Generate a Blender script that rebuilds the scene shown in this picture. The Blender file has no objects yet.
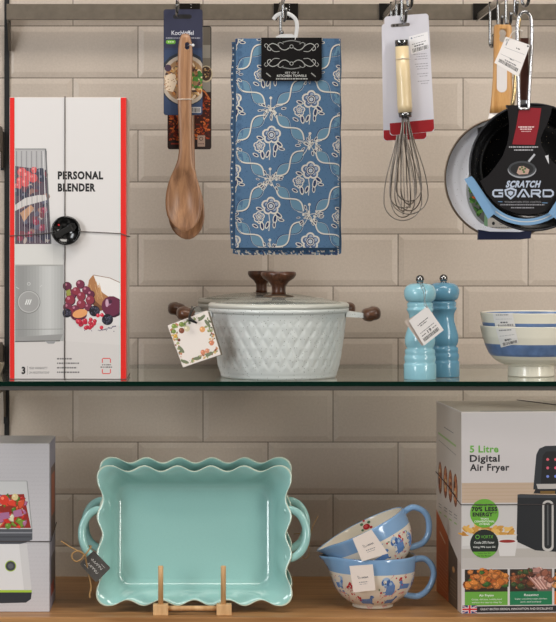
import bpy, bmesh, math, random
from mathutils import Vector, Matrix, Euler
from mathutils.geometry import tessellate_polygon

# ------------------------------------------------------------------ camera, world, lights
SC = bpy.context.scene
COL = SC.collection
F = 2400.0            # focal length in pixels of the 556x622 frame
CX, CY = 205.0, 230.0 # principal point (the photograph is a crop)
D0 = 4.0              # camera to tiled wall
CZ = 0.577            # camera height above the wooden shelf

cam_d = bpy.data.cameras.new('camera')
cam = bpy.data.objects.new('camera', cam_d); COL.objects.link(cam)
cam.location = (0, -D0, CZ); cam.rotation_euler = (math.pi/2, 0, 0)
cam_d.sensor_width = 36; cam_d.sensor_fit = 'AUTO'
cam_d.lens = F/622*36
cam_d.shift_x = (278-CX)/622; cam_d.shift_y = -(311-CY)/622
cam_d.clip_start = 0.05
SC.camera = cam

w = bpy.data.worlds.new('world'); SC.world = w; w.use_nodes = True
w.node_tree.nodes['Background'].inputs[0].default_value = (1.0, 0.95, 0.90, 1)
w.node_tree.nodes['Background'].inputs[1].default_value = 1.0
_n = w.node_tree.nodes; _l = w.node_tree.links
_tc = _n.new('ShaderNodeTexCoord'); _ns = _n.new('ShaderNodeTexNoise'); _ns.inputs['Scale'].default_value = 2.6; _ns.inputs['Detail'].default_value = 3
_cr = _n.new('ShaderNodeValToRGB')
_cr.color_ramp.elements[0].position = 0.47; _cr.color_ramp.elements[0].color = (0.02, 0.018, 0.016, 1)
_cr.color_ramp.elements[1].position = 0.70; _cr.color_ramp.elements[1].color = (0.62, 0.58, 0.53, 1)
_l.new(_tc.outputs['Generated'], _ns.inputs['Vector']); _l.new(_ns.outputs['Fac'], _cr.inputs['Fac']); _l.new(_cr.outputs['Color'], _n['Background'].inputs[0])

def area(name, loc, target, sx, sy, power, col):
    l = bpy.data.lights.new(name, 'AREA'); l.shape = 'RECTANGLE'; l.size = sx; l.size_y = sy
    l.energy = power; l.color = col
    o = bpy.data.objects.new(name, l); COL.objects.link(o); o.location = loc
    o.rotation_euler = (Vector(target)-Vector(loc)).to_track_quat('-Z', 'Y').to_euler()
    return o
area('shop_light_left', (-1.7, -1.8, 1.7), (0.1, 0, 0.8), 0.5, 1.0, 16, (0.94, 0.97, 1.0))
area('shop_light_right', (1.9, -1.9, 1.7), (0.25, 0, 0.8), 0.5, 1.0, 16, (1.0, 0.94, 0.86))
area('shop_light_ceiling', (0.25, -1.35, 2.35), (0.15, 0, 0.4), 1.5, 0.5, 24, (1.0, 0.94, 0.87))
area('low_fill_left', (-2.5, -3.9, 0.9), (0.2, 0, 0.5), 0.8, 1.3, 50, (0.96, 0.98, 1.0))  # added low fill lamp at the left, not an actual window
area('low_fill_right', (3.0, -3.9, 0.9), (0.2, 0, 0.5), 0.8, 1.3, 50, (1.0, 0.96, 0.9))  # second added fill lamp, warmer, low at the right; no window there

SC.view_settings.view_transform = 'Standard'
SC.view_settings.look = 'None'
SC.view_settings.gamma = 1
SC.view_settings.exposure = 0.0
SC.view_settings.use_curve_mapping = False

# ------------------------------------------------------------------ helpers
def P(px, py, d):
    return Vector(((px-CX)*d/F, d-D0, CZ-(py-CY)*d/F))
def lin(c):
    return tuple((v/255/12.92 if v/255 <= 0.04045 else ((v/255+0.055)/1.055)**2.4) for v in c)
def rgb(*c): return lin(c)

MATS = {}
def mat(name, col, rough=0.5, metal=0.0, coat=0.0, spec=0.5, trans=0.0, alpha=1.0, noise=0.0, nscale=30, bump=0.0, bscale=200, ior=1.45):
    if name in MATS: return MATS[name]
    m = bpy.data.materials.new(name); m.use_nodes = True
    nt = m.node_tree; b = nt.nodes['Principled BSDF']
    L = lin(col)
    b.inputs['Base Color'].default_value = (*L, 1)
    b.inputs['Roughness'].default_value = rough
    b.inputs['Metallic'].default_value = metal
    b.inputs['Coat Weight'].default_value = coat
    b.inputs['Coat Roughness'].default_value = 0.06
    b.inputs['Specular IOR Level'].default_value = spec
    b.inputs['Transmission Weight'].default_value = trans
    b.inputs['IOR'].default_value = ior
    b.inputs['Alpha'].default_value = alpha
    tc = nt.nodes.new('ShaderNodeTexCoord')
    if noise:
        n = nt.nodes.new('ShaderNodeTexNoise'); n.inputs['Scale'].default_value = nscale; n.inputs['Detail'].default_value = 4
        nt.links.new(tc.outputs['Object'], n.inputs['Vector'])
        r = nt.nodes.new('ShaderNodeValToRGB')
        r.color_ramp.elements[0].position = 0.3; r.color_ramp.elements[1].position = 0.7
        r.color_ramp.elements[0].color = (*[v*(1-noise) for v in L], 1)
        r.color_ramp.elements[1].color = (*[min(1, v*(1+noise)) for v in L], 1)
        nt.links.new(n.outputs['Fac'], r.inputs['Fac']); nt.links.new(r.outputs['Color'], b.inputs['Base Color'])
    if bump:
        n2 = nt.nodes.new('ShaderNodeTexNoise'); n2.inputs['Scale'].default_value = bscale; n2.inputs['Detail'].default_value = 2
        nt.links.new(tc.outputs['Object'], n2.inputs['Vector'])
        bp = nt.nodes.new('ShaderNodeBump'); bp.inputs['Strength'].default_value = bump; bp.inputs['Distance'].default_value = 0.001
        nt.links.new(n2.outputs['Fac'], bp.inputs['Height']); nt.links.new(bp.outputs['Normal'], b.inputs['Normal'])
    MATS[name] = m
    return m

def wood(name, c1, c2, axis=2, scale=18, stretch=12, rough=0.5, coat=0.0):
    if name in MATS: return MATS[name]
    m = bpy.data.materials.new(name); m.use_nodes = True
    nt = m.node_tree; b = nt.nodes['Principled BSDF']
    b.inputs['Roughness'].default_value = rough; b.inputs['Coat Weight'].default_value = coat
    tc = nt.nodes.new('ShaderNodeTexCoord'); mp = nt.nodes.new('ShaderNodeMapping')
    s = [scale]*3; s[axis] = scale/stretch; mp.inputs['Scale'].default_value = s
    n = nt.nodes.new('ShaderNodeTexNoise'); n.inputs['Scale'].default_value = 3.0; n.inputs['Detail'].default_value = 8
    n.inputs['Roughness'].default_value = 0.6; n.inputs['Distortion'].default_value = 0.6
    r = nt.nodes.new('ShaderNodeValToRGB')
    r.color_ramp.elements[0].position = 0.35; r.color_ramp.elements[1].position = 0.65
    r.color_ramp.elements[0].color = (*lin(c1), 1); r.color_ramp.elements[1].color = (*lin(c2), 1)
    nt.links.new(tc.outputs['Object'], mp.inputs['Vector']); nt.links.new(mp.outputs['Vector'], n.inputs['Vector'])
    nt.links.new(n.outputs['Fac'], r.inputs['Fac']); nt.links.new(r.outputs['Color'], b.inputs['Base Color'])
    bp = nt.nodes.new('ShaderNodeBump'); bp.inputs['Strength'].default_value = 0.15; bp.inputs['Distance'].default_value = 0.001
    nt.links.new(n.outputs['Fac'], bp.inputs['Height']); nt.links.new(bp.outputs['Normal'], b.inputs['Normal'])
    MATS[name] = m
    return m

def speckled(name, base, dot, scale=260, thr=0.16, rough=0.3, coat=0.3, dens=0.55):
    if name in MATS: return MATS[name]
    m = bpy.data.materials.new(name); m.use_nodes = True
    nt = m.node_tree; b = nt.nodes['Principled BSDF']
    b.inputs['Roughness'].default_value = rough; b.inputs['Coat Weight'].default_value = coat
    tc = nt.nodes.new('ShaderNodeTexCoord')
    v = nt.nodes.new('ShaderNodeTexVoronoi'); v.inputs['Scale'].default_value = scale
    nt.links.new(tc.outputs['Object'], v.inputs['Vector'])
    lt = nt.nodes.new('ShaderNodeMath'); lt.operation = 'LESS_THAN'; lt.inputs[1].default_value = thr
    nt.links.new(v.outputs['Distance'], lt.inputs[0])
    sep = nt.nodes.new('ShaderNodeSeparateColor'); nt.links.new(v.outputs['Color'], sep.inputs[0])
    gt = nt.nodes.new('ShaderNodeMath'); gt.operation = 'GREATER_THAN'; gt.inputs[1].default_value = dens
    nt.links.new(sep.outputs[0], gt.inputs[0])
    mu = nt.nodes.new('ShaderNodeMath'); mu.operation = 'MULTIPLY'
    nt.links.new(lt.outputs[0], mu.inputs[0]); nt.links.new(gt.outputs[0], mu.inputs[1])
    mx = nt.nodes.new('ShaderNodeMix'); mx.data_type = 'RGBA'
    mx.inputs[6].default_value = (*lin(base), 1); mx.inputs[7].default_value = (*lin(dot), 1)
    nt.links.new(mu.outputs[0], mx.inputs[0]); nt.links.new(mx.outputs[2], b.inputs['Base Color'])
    MATS[name] = m
    return m

def thin_glass(name, tint, ior=1.5, rough=0.02, haze=0.0):
    m = bpy.data.materials.new(name); m.use_nodes = True
    nt = m.node_tree; nt.nodes.remove(nt.nodes['Principled BSDF'])
    out = nt.nodes['Material Output']
    t = nt.nodes.new('ShaderNodeBsdfTransparent'); t.inputs[0].default_value = (*tint, 1)
    g = nt.nodes.new('ShaderNodeBsdfGlossy'); g.inputs['Roughness'].default_value = rough
    g.inputs['Color'].default_value = (0.92, 0.95, 0.93, 1)
    # Schlick reflectance, the same from both sides of a thin sheet
    ge = nt.nodes.new('ShaderNodeNewGeometry'); dp = nt.nodes.new('ShaderNodeVectorMath'); dp.operation = 'DOT_PRODUCT'
    nt.links.new(ge.outputs['Incoming'], dp.inputs[0]); nt.links.new(ge.outputs['Normal'], dp.inputs[1])
    prev = dp.outputs['Value']
    r0 = ((ior-1)/(ior+1))**2
    for op, v1, rev in (('ABSOLUTE', None, 0), ('SUBTRACT', 1.0, 1), ('POWER', 5.0, 0), ('MULTIPLY', 1-r0, 0), ('ADD', r0, 0)):
        nd = nt.nodes.new('ShaderNodeMath'); nd.operation = op; nd.use_clamp = True
        if rev: nd.inputs[0].default_value = v1; nt.links.new(prev, nd.inputs[1])
        else:
            nt.links.new(prev, nd.inputs[0])
            if v1 is not None: nd.inputs[1].default_value = v1
        prev = nd.outputs[0]
    mx = nt.nodes.new('ShaderNodeMixShader')
    nt.links.new(prev, mx.inputs[0]); nt.links.new(t.outputs[0], mx.inputs[1]); nt.links.new(g.outputs[0], mx.inputs[2])
    last = mx
    if haze:
        df = nt.nodes.new('ShaderNodeBsdfDiffuse'); df.inputs[0].default_value = (0.6, 0.62, 0.58, 1)
        m2 = nt.nodes.new('ShaderNodeMixShader'); m2.inputs[0].default_value = haze
        nt.links.new(mx.outputs[0], m2.inputs[1]); nt.links.new(df.outputs[0], m2.inputs[2]); last = m2
    nt.links.new(last.outputs[0], out.inputs[0])
    return m

def mat_clear(name):
    m = bpy.data.materials.new(name); m.use_nodes = True
    nt = m.node_tree; nt.nodes.remove(nt.nodes['Principled BSDF'])
    t = nt.nodes.new('ShaderNodeBsdfTransparent'); t.inputs[0].default_value = (0.97, 0.99, 0.98, 1)
    nt.links.new(t.outputs[0], nt.nodes['Material Output'].inputs[0])
    return m

def print_mat(name, rough=0.45, coat=0.0):
    if name in MATS: return MATS[name]
    m = bpy.data.materials.new(name); m.use_nodes = True
    nt = m.node_tree; b = nt.nodes['Principled BSDF']
    a = nt.nodes.new('ShaderNodeAttribute'); a.attribute_name = 'ink'
    nt.links.new(a.outputs['Color'], b.inputs['Base Color'])
    b.inputs['Roughness'].default_value = rough; b.inputs['Coat Weight'].default_value = coat
    MATS[name] = m
    return m

def thing(name, label, cat, loc, group=None):
    o = bpy.data.objects.new(name, None); COL.objects.link(o); o.location = loc
    o.empty_display_size = 0.02
    tag(o, label, cat, group)
    return o
def tag(o, label, cat, group=None):
    o['label'] = label; o['category'] = cat
    if group: o['group'] = group
    return o
def lab(o, label): o['label'] = label; return o

class MB:
    def __init__(s): s.v = []; s.f = []; s.mi = []; s.sm = []
    def add(s, vs, fs, mi=0, smooth=False):
        b = len(s.v); s.v += [Vector(v) for v in vs]
        for f in fs: s.f.append(tuple(b+i for i in f)); s.mi.append(mi); s.sm.append(smooth)
        return s
    def bm(s, bm, mi=0, smooth=False):
        bm.verts.ensure_lookup_table()
        for i, v in enumerate(bm.verts): v.index = i
        s.add([v.co.copy() for v in bm.verts], [[v.index for v in f.verts] for f in bm.faces], mi, smooth); bm.free()
        return s
    def box(s, lo, hi, bev=0.0, mi=0, M=None, seg=2):
        bm = bmesh.new(); bmesh.ops.create_cube(bm, size=1)
        lo = Vector(lo); hi = Vector(hi)
        for v in bm.verts:
            v.co = Vector([lo[i]+(v.co[i]+0.5)*(hi[i]-lo[i]) for i in range(3)])
        if bev: bmesh.ops.bevel(bm, geom=list(bm.edges), offset=bev, segments=seg, affect='EDGES', profile=0.5)
        if M is not None:
            for v in bm.verts: v.co = M @ v.co
        return s.bm(bm, mi, False)
    def lathe(s, prof, c, seg=64, mi=0, smooth=True, fn=None, M=None, mfn=None):
        # prof: (r,z) ; fn(r,z,th,i)->(r,z)
        c = Vector(c); n = len(prof); vs = []; fs = []
        for i, (r, z) in enumerate(prof):
            for k in range(seg):
                th = 2*math.pi*k/seg
                rr, zz = (r, z) if fn is None else fn(r, z, th, i)
                p = Vector((rr*math.cos(th), rr*math.sin(th), zz))
                if M is not None: p = M @ p
                vs.append(p+c)
        b = len(s.v); s.v += vs
        for i in range(n-1):
            for k in range(seg):
                k2 = (k+1) % seg
                s.f.append((b+i*seg+k, b+i*seg+k2, b+(i+1)*seg+k2, b+(i+1)*seg+k))
                s.mi.append(mi if mfn is None else mfn(i)); s.sm.append(smooth)
        for i, fl in ((0, True), (n-1, False)):
            if prof[i][0] > 1e-6:
                f = [b+i*seg+k for k in range(seg)]
                if fl: f = f[::-1]
                s.f.append(tuple(f)); s.mi.append(mi if mfn is None else mfn(min(i, n-2))); s.sm.append(False)
        return s
    def tube(s, path, r, seg=10, mi=0, closed=False, flat=1.0, caps=True):
        path = [Vector(p) for p in path]; n = len(path)
        rs = r if isinstance(r, (list, tuple)) else [r]*n
        up = None; b = len(s.v)
        for i in range(n):
            if closed: t = path[(i+1) % n]-path[i-1]
            else: t = path[min(i+1, n-1)]-path[max(i-1, 0)]
            t = t.normalized() if t.length > 0 else Vector((0, 0, 1))
            if up is None:
                up = Vector((0, 1, 0)) if abs(t.y) < 0.9 else Vector((1, 0, 0))
            up = (up-t*up.dot(t)).normalized(); sd = t.cross(up)
            for k in range(seg):
                a = 2*math.pi*k/seg
                s.v.append(path[i]+up*math.cos(a)*rs[i]*flat+sd*math.sin(a)*rs[i])
        m = n if closed else n-1
        for i in range(m):
            j = (i+1) % n
            for k in range(seg):
                k2 = (k+1) % seg
                s.f.append((b+i*seg+k, b+i*seg+k2, b+j*seg+k2, b+j*seg+k)); s.mi.append(mi); s.sm.append(True)
        if caps and not closed:
            s.f.append(tuple(b+k for k in range(seg))[::-1]); s.mi.append(mi); s.sm.append(False)
            s.f.append(tuple(b+(n-1)*seg+k for k in range(seg))); s.mi.append(mi); s.sm.append(False)
        return s
    def ball(s, c, r, mi=0, seg=16):
        prof = [(max(1e-5, r*math.sin(math.pi*i/10)), -r*math.cos(math.pi*i/10)) for i in range(11)]
        return s.lathe(prof, c, seg, mi)
    def slab(s, pts, th, mi=0, rim=None):
        # pts: planar world outline (front face towards the viewer), extruded th along +normal-away
        pts = [Vector(p) for p in pts]
        n = Vector((0, 0, 0))
        for i in range(len(pts)):
            a, b2 = pts[i], pts[(i+1) % len(pts)]
            n += a.cross(b2)
        n.normalize()
        if n.y > 0: n = -n
        back = [p-n*th for p in pts]; m = len(pts)
        fs = [tuple(range(m)), tuple(range(2*m-1, m-1, -1))]
        fs += [(i, m+i, m+(i+1) % m, (i+1) % m) for i in range(m)]
        return s.add(pts+back, fs, mi)
    def build(s, name, mats, parent=None, org=(0, 0, 0), fix=True):
        org = Vector(org)
        me = bpy.data.meshes.new(name)
        me.from_pydata([v-org for v in s.v], [], s.f)
        if not isinstance(mats, (list, tuple)): mats = [mats]
        for m in mats: me.materials.append(m)
        me.polygons.foreach_set('material_index', s.mi); me.polygons.foreach_set('use_smooth', s.sm)
        me.update()
        if fix:
            bm = bmesh.new(); bm.from_mesh(me); bmesh.ops.remove_doubles(bm, verts=bm.verts, dist=1e-6)
            bmesh.ops.recalc_face_normals(bm, faces=bm.faces); bm.to_mesh(me); bm.free()
        o = bpy.data.objects.new(name, me); COL.objects.link(o)
        if parent is not None: o.parent = parent
        else: o.location = org
        return o

def circ(cx, cy, rx, ry=None, n=24, a0=0, a1=360, rot=0):
    ry = rx if ry is None else ry; out = []
    m = n if a1-a0 >= 360 else n+1
    cr, sr = math.cos(math.radians(rot)), math.sin(math.radians(rot))
    for i in range(m):
        a = math.radians(a0+(a1-a0)*i/n); x, y = rx*math.cos(a), ry*math.sin(a)
        out.append((cx+x*cr-y*sr, cy+x*sr+y*cr))
    return out
def rrect(x0, y0, x1, y1, r, n=5):
    out = []
    for cx, cy, a in ((x1-r, y0+r, -90), (x1-r, y1-r, 0), (x0+r, y1-r, 90), (x0+r, y0+r, 180)):
        for i in range(n+1):
            t = math.radians(a+90*i/n); out.append((cx+r*math.cos(t), cy+r*math.sin(t)))
    return out
def bez(pts, n=24):
    # catmull-rom through 2D or 3D points
    pts = [Vector(p) for p in pts]; out = []
    q = [pts[0]*2-pts[1]]+pts+[pts[-1]*2-pts[-2]]
    per = max(2, n//(len(pts)-1))
    for i in range(1, len(q)-2):
        for k in range(per):
            t = k/per
            out.append(0.5*((2*q[i])+(-q[i-1]+q[i+1])*t+(2*q[i-1]-5*q[i]+4*q[i+1]-q[i+2])*t*t+(-q[i-1]+3*q[i]-3*q[i+1]+q[i+2])*t**3))
    out.append(pts[-1]); return out

_tc = {}
def text_geo(body, bold):
    k = (body, bold)
    if k in _tc: return _tc[k]
    c = bpy.data.curves.new('t', 'FONT'); c.body = body; c.size = 1; c.offset = bold; c.space_character = 1.0+bold*2.6; c.resolution_u = 3
    o = bpy.data.objects.new('t', c)
    me = bpy.data.meshes.new_from_object(o)
    vs = [(v.co.x, v.co.y) for v in me.vertices]; fs = [tuple(p.vertices) for p in me.polygons]
    bpy.data.objects.remove(o); bpy.data.curves.remove(c); bpy.data.meshes.remove(me)
    x0 = min(v[0] for v in vs); x1 = max(v[0] for v in vs); y0 = min(v[1] for v in vs); y1 = max(v[1] for v in vs)
    _tc[k] = ([((v[0]-x0)/(x1-x0), (v[1]-y0)/(y1-y0)) for v in vs], fs)
    return _tc[k]

class Print:
    """flat inks laid on a surface; coordinates are those of the printed sheet, y downwards"""
    def __init__(s, f, eps=0.000012, tess=0): s.f = f; s.v = []; s.fa = []; s.c = []; s.boxes = []; s.eps = 0.000012; s.tess = tess; s.clip = None; s.base = 0.0001
    def _emit(s, pts, faces, col):
        b = len(s.v)
        if s.clip:
            x0, y0, x1, y1 = s.clip
            if all(p[0] < x0 for p in pts) or all(p[0] > x1 for p in pts) or all(p[1] < y0 for p in pts) or all(p[1] > y1 for p in pts): return
            pts = [(min(max(p[0], x0), x1), min(max(p[1], y0), y1)) for p in pts]
        L = lin(col)
        # an ink lies just above whatever inks it overlaps
        bx = (min(p[0] for p in pts), min(p[1] for p in pts), max(p[0] for p in pts), max(p[1] for p in pts))
        ly = 1
        for q in s.boxes:
            if q[4] >= ly and q[0] < bx[2] and q[2] > bx[0] and q[1] < bx[3] and q[3] > bx[1]: ly = q[4]+1
        s.boxes.append((*bx, ly))
        s.v += [s.f(p[0], p[1], s.base+ly*s.eps) for p in pts]
        for f in faces: s.fa.append(tuple(b+i for i in f)); s.c.append(L)
    def poly(s, pts, col):
        pts = [(p[0], p[1]) for p in pts]
        tr = tessellate_polygon([[Vector((p[0], p[1], 0)) for p in pts]])
        tr = [tuple(t) for t in tr]
        if s.tess:
            P2 = list(pts); todo = list(tr); out = []
            while todo:
                a, b, c = todo.pop()
                e = [(math.dist(P2[a], P2[b]), a, b, c), (math.dist(P2[b], P2[c]), b, c, a), (math.dist(P2[c], P2[a]), c, a, b)]
                e.sort(reverse=True)
                if e[0][0] > s.tess:
                    _, p, q, r = e[0]; m = ((P2[p][0]+P2[q][0])/2, (P2[p][1]+P2[q][1])/2)
                    P2.append(m); k = len(P2)-1; todo += [(p, k, r), (k, q, r)]
                else: out.append((a, b, c))
            pts = P2; tr = out
        s._emit(pts, tr, col)
    def rect(s, x0, y0, x1, y1, col): s.poly([(x0, y0), (x1, y0), (x1, y1), (x0, y1)], col)
    def disc(s, cx, cy, rx, col, ry=None, rot=0, n=20): s.poly(circ(cx, cy, rx, ry, n, rot=rot), col)
    def line(s, pts, w_, col, closed=False):
        pts = [(p[0], p[1]) for p in pts]
        n = len(pts); L = []; R = []
        for i in range(n):
            if closed: a, b = pts[i-1], pts[(i+1) % n]
            else: a, b = pts[max(0, i-1)], pts[min(n-1, i+1)]
            dx, dy = b[0]-a[0], b[1]-a[1]; l = math.hypot(dx, dy) or 1
            nx, ny = -dy/l*w_/2, dx/l*w_/2
            L.append((pts[i][0]+nx, pts[i][1]+ny)); R.append((pts[i][0]-nx, pts[i][1]-ny))
        fs = [(i, (i+1) % n, n+(i+1) % n, n+i) for i in range(n if closed else n-1)]
        s._emit(L+R, fs, col)
    def ring(s, cx, cy, r, w_, col, ry=None, a0=0, a1=360, rot=0, n=24):
        s.line(circ(cx, cy, r, ry, n, a0, a1, rot), w_, col, closed=(a1-a0 >= 360))
    def text(s, body, x0, y0, x1, y1, col, bold=0.0, shear=0.0, A=None):
        vs, fs = text_geo(body, bold)
        pts = []
        for u, v in vs:
            x = x0+u*(x1-x0)+shear*(v-0.5)*(y1-y0); y = y1-v*(y1-y0)
            if A: x, y = A(x, y)
            pts.append((x, y))
        s._emit(pts, fs, col)
    def small(s, x0, y, x1, h, col, seed=0, A=None, w_=None):
        # print too fine to read: broken strokes
        r = random.Random(seed); x = x0
        while x < x1:
            l = r.uniform(0.9, 2.6); e = min(x1, x+l)
            q = [(x, y), (e, y), (e, y+h), (x, y+h)]
            if A: q = [A(*p) for p in q]
            s.poly(q, col); x = e+r.uniform(0.35, 0.7)
    def bars(s, x0, y0, x1, y1, col=(30, 30, 30), seed=0, A=None):
        r = random.Random(seed); x = x0
        while x < x1:
            l = r.uniform(0.25, 0.8); q = [(x, y0), (x+l, y0), (x+l, y1), (x, y1)]
            if A: q = [A(*p) for p in q]
            s.poly(q, col); x += l+r.uniform(0.3, 0.7)
    def build(s, name, parent, org=(0, 0, 0), m=None):
        org = Vector(org); me = bpy.data.meshes.new(name)
        me.from_pydata([v-org for v in s.v], [], s.fa)
        ca = me.color_attributes.new('ink', 'FLOAT_COLOR', 'CORNER'); k = 0; data = []
        for p, c in zip(me.polygons, s.c): data += [c[0], c[1], c[2], 1.0]*len(p.vertices)
        ca.data.foreach_set('color', data)
        me.materials.append(m or print_mat('printed ink'))
        o = bpy.data.objects.new(name, me); COL.objects.link(o); o.parent = parent
        return o

def plane_map(d):
    return lambda x, y, l: P(x, y, d)+Vector((0, -l, 0))
def quad_map(c, wu, hv):
    """c: four world corners TL,TR,BR,BL; sheet coordinates 0..wu, 0..hv"""
    c = [Vector(p) for p in c]
    n = (c[1]-c[0]).cross(c[3]-c[0]).normalized()
    if n.y > 0: n = -n
    def f(x, y, l):
        u, v = x/wu, y/hv
        return (c[0]*(1-u)+c[1]*u)*(1-v)+(c[3]*(1-u)+c[2]*u)*v+n*l
    return f
def copy_tree(o, parent=None):
    c = o.copy(); COL.objects.link(c); c.parent = parent
    for ch in list(o.children): copy_tree(ch, c)
    return c

# common materials
M_STEEL = mat('polished steel', (172, 170, 168), 0.22, 1.0)
M_CHROME = mat('chrome', (142, 142, 142), 0.12, 1.0)
M_DARK = mat('black plastic', (22, 22, 22), 0.35)
M_PAPER = mat('white card', (226, 221, 218), 0.6)
M_KRAFT = mat('grey board edge', (150, 138, 125), 0.8)

# ------------------------------------------------------------------ setting: tiled wall
def tiled_wall():
    S = F/D0
    g = mat('grout', (118, 108, 98), 0.9, noise=0.1, nscale=60)
    m = bpy.data.materials.new('cream tile'); m.use_nodes = True
    nt = m.node_tree; b = nt.nodes['Principled BSDF']
    tc = nt.nodes.new('ShaderNodeTexCoord'); n = nt.nodes.new('ShaderNodeTexNoise'); n.inputs['Scale'].default_value = 300
    n.inputs['Detail'].default_value = 3
    nt.links.new(tc.outputs['Object'], n.inputs['Vector'])
    r = nt.nodes.new('ShaderNodeValToRGB'); r.color_ramp.elements[0].position = 0.3; r.color_ramp.elements[1].position = 0.7
    r.color_ramp.elements[0].color = (*rgb(186, 173, 160), 1); r.color_ramp.elements[1].color = (*rgb(194, 181, 168), 1)
    nt.links.new(n.outputs['Fac'], r.inputs['Fac']); nt.links.new(r.outputs['Color'], b.inputs['Base Color'])
    b.inputs['Roughness'].default_value = 0.42; b.inputs['Specular IOR Level'].default_value = 0.35
    mb = MB()
    y0 = 26-52*3; row = 0
    gap = 0.0008; bev = 0.0090; th = 0.0030
    r_i = -3
    while True:
        ya = 26+52*r_i; yb = ya+52
        if ya > 600: break
        off = 138 if r_i % 2 == 0 else 203
        k = -5
        while off+130*k < 1000:
            xa = off+130*k; xb = xa+130; k += 1
            if xb < -350: continue
            X0 = (xa-CX)/S+gap; X1 = (xb-CX)/S-gap; Z1 = CZ-(ya-CY)/S-gap; Z0 = CZ-(yb-CY)/S+gap
            Z0 = max(Z0, -0.09)
            v = [(X0, 0, Z0), (X1, 0, Z0), (X1, 0, Z1), (X0, 0, Z1),
                 (X0, -th*0.4, Z0), (X1, -th*0.4, Z0), (X1, -th*0.4, Z1), (X0, -th*0.4, Z1),
                 (X0+bev, -th, Z0+bev), (X1-bev, -th, Z0+bev), (X1-bev, -th, Z1-bev), (X0+bev, -th, Z1-bev)]
            fs = [(8, 9, 10, 11)]
            for a in range(4):
                a2 = (a+1) % 4
                fs += [(a, a2, 4+a2, 4+a), (4+a, 4+a2, 8+a2, 8+a)]
            mb.add(v, fs, 0)
        r_i += 1
    mb.add([(-1.3, -0.0008, -0.09), (1.6, -0.0008, -0.09), (1.6, -0.0008, 1.25), (-1.3, -0.0008, 1.25)], [(0, 1, 2, 3)], 1)
    mb.box((-1.3, 0.0, -0.09), (1.6, 0.05, 1.25), 0, 1)
    o = mb.build('wall_back', [m, g], fix=False); o['kind'] = 'structure'
tiled_wall()

# wooden shelf
SHF = 3.575
o = MB().box((-1.3, SHF-D0, -0.045), (1.6, 0.0, 0.0), 0.0015).build('wooden_shelf', wood('oak shelf', (150, 104, 60), (186, 138, 88), 0, 16, 14, 0.42), org=(0, 0, 0))
tag(o, 'long oak shelf board across the bottom, under the turquoise dishes and boxes', 'shelf')

# glass shelf
GZ = 0.3535; GF = 3.54
root = thing('glass_shelf', 'long clear glass shelf with dark green edge holding pots, mills and bowls', 'shelf', (0, -0.2, GZ-0.008))
mb = MB(); y0, y1, x0, x1, t = GF-D0, -0.012, -1.2, 1.5, 0.007
v = [(x0, y0, GZ-t), (x1, y0, GZ-t), (x1, y1, GZ-t), (x0, y1, GZ-t), (x0, y0, GZ), (x1, y0, GZ), (x1, y1, GZ), (x0, y1, GZ)]
mb.add(v, [(4, 5, 6, 7)], 0).add(v, [(3, 2, 1, 0)], 2)
for f in ((0, 1, 5, 4), (1, 2, 6, 5), (2, 3, 7, 6), (3, 0, 4, 7)): mb.add(v, [f], 1)
mb.build('pane', [thin_glass('shelf glass', (0.95, 0.97, 0.955), haze=0.03), mat('green glass edge', (8, 34, 26), 0.12, spec=0.6), mat_clear('shelf glass underside')], root, root.location, fix=False)
lab(MB().box((x0, y0+0.004, GZ-t-0.0062), (x1, y0+0.016, GZ-t-0.0002), 0.0008).build('front_strip', mat('grey strip', (84, 80, 76), 0.6), root, root.location), 'grey strip under the front edge')  # narrow grey strip just below the pane's front edge

# ------------------------------------------------------------------ shop fitting
M_RAIL = mat('grey brown rail', (100, 90, 77), 0.5, 0.0, noise=0.12, nscale=90)
M_UP = mat('upright black', (14, 13, 12), 0.6)
M_BR = mat('bracket grey', (92, 84, 74), 0.45, 0.3)
s395 = F/3.95
root = thing('hanging_rail', 'grey flat metal rail running across the top of the tiled wall', 'rail', (0.3, -0.03, 0.92))
xa = (6.8-CX)/s395
zt, zb = CZ+(CY-4.2)/s395, CZ+(CY-20)/s395
MB().box((xa, -0.056, zb), (1.4, -0.047, zt), 0.0006).build('bar', M_RAIL, root, root.location)
mb = MB()
mb.box((xa, -0.048, zb-0.004), (xa+0.0035, -0.0074, zt), 0.0004)
mb.add([(xa, -0.0445, zb), (xa+0.0035, -0.0445, zb), (xa+0.0035, -0.0074, zb), (xa, -0.0074, zb), (xa, -0.0074, zb-0.048), (xa+0.0035, -0.0074, zb-0.048), (xa, -0.014, zb-0.048), (xa+0.0035, -0.014, zb-0.048)],
       [(0, 1, 2, 3), (0, 6, 4, 3), (1, 2, 5, 7), (6, 7, 5, 4), (0, 1, 7, 6), (3, 4, 5, 2)])
mb.build('end_bracket', M_BR, root, root.location)

root = thing('slotted_upright', 'black slotted metal upright strip on the wall at the far left', 'upright', (P(7.5, 576, 4.0).x, -0.008, 0.1))
mb = MB(); ux = P(7.2, 0, D0).x
mb.box((ux-0.0042, -0.0068, 0.20), (ux+0.0042, -0.0061, 1.2), 0)
for k in range(40):
    z = 0.215+k*0.025
    mb.box((ux-0.0042, -0.0074, z), (ux-0.0012, -0.0066, z+0.012), 0.0001)
mb.build('strip', M_UP, root, root.location)

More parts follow.
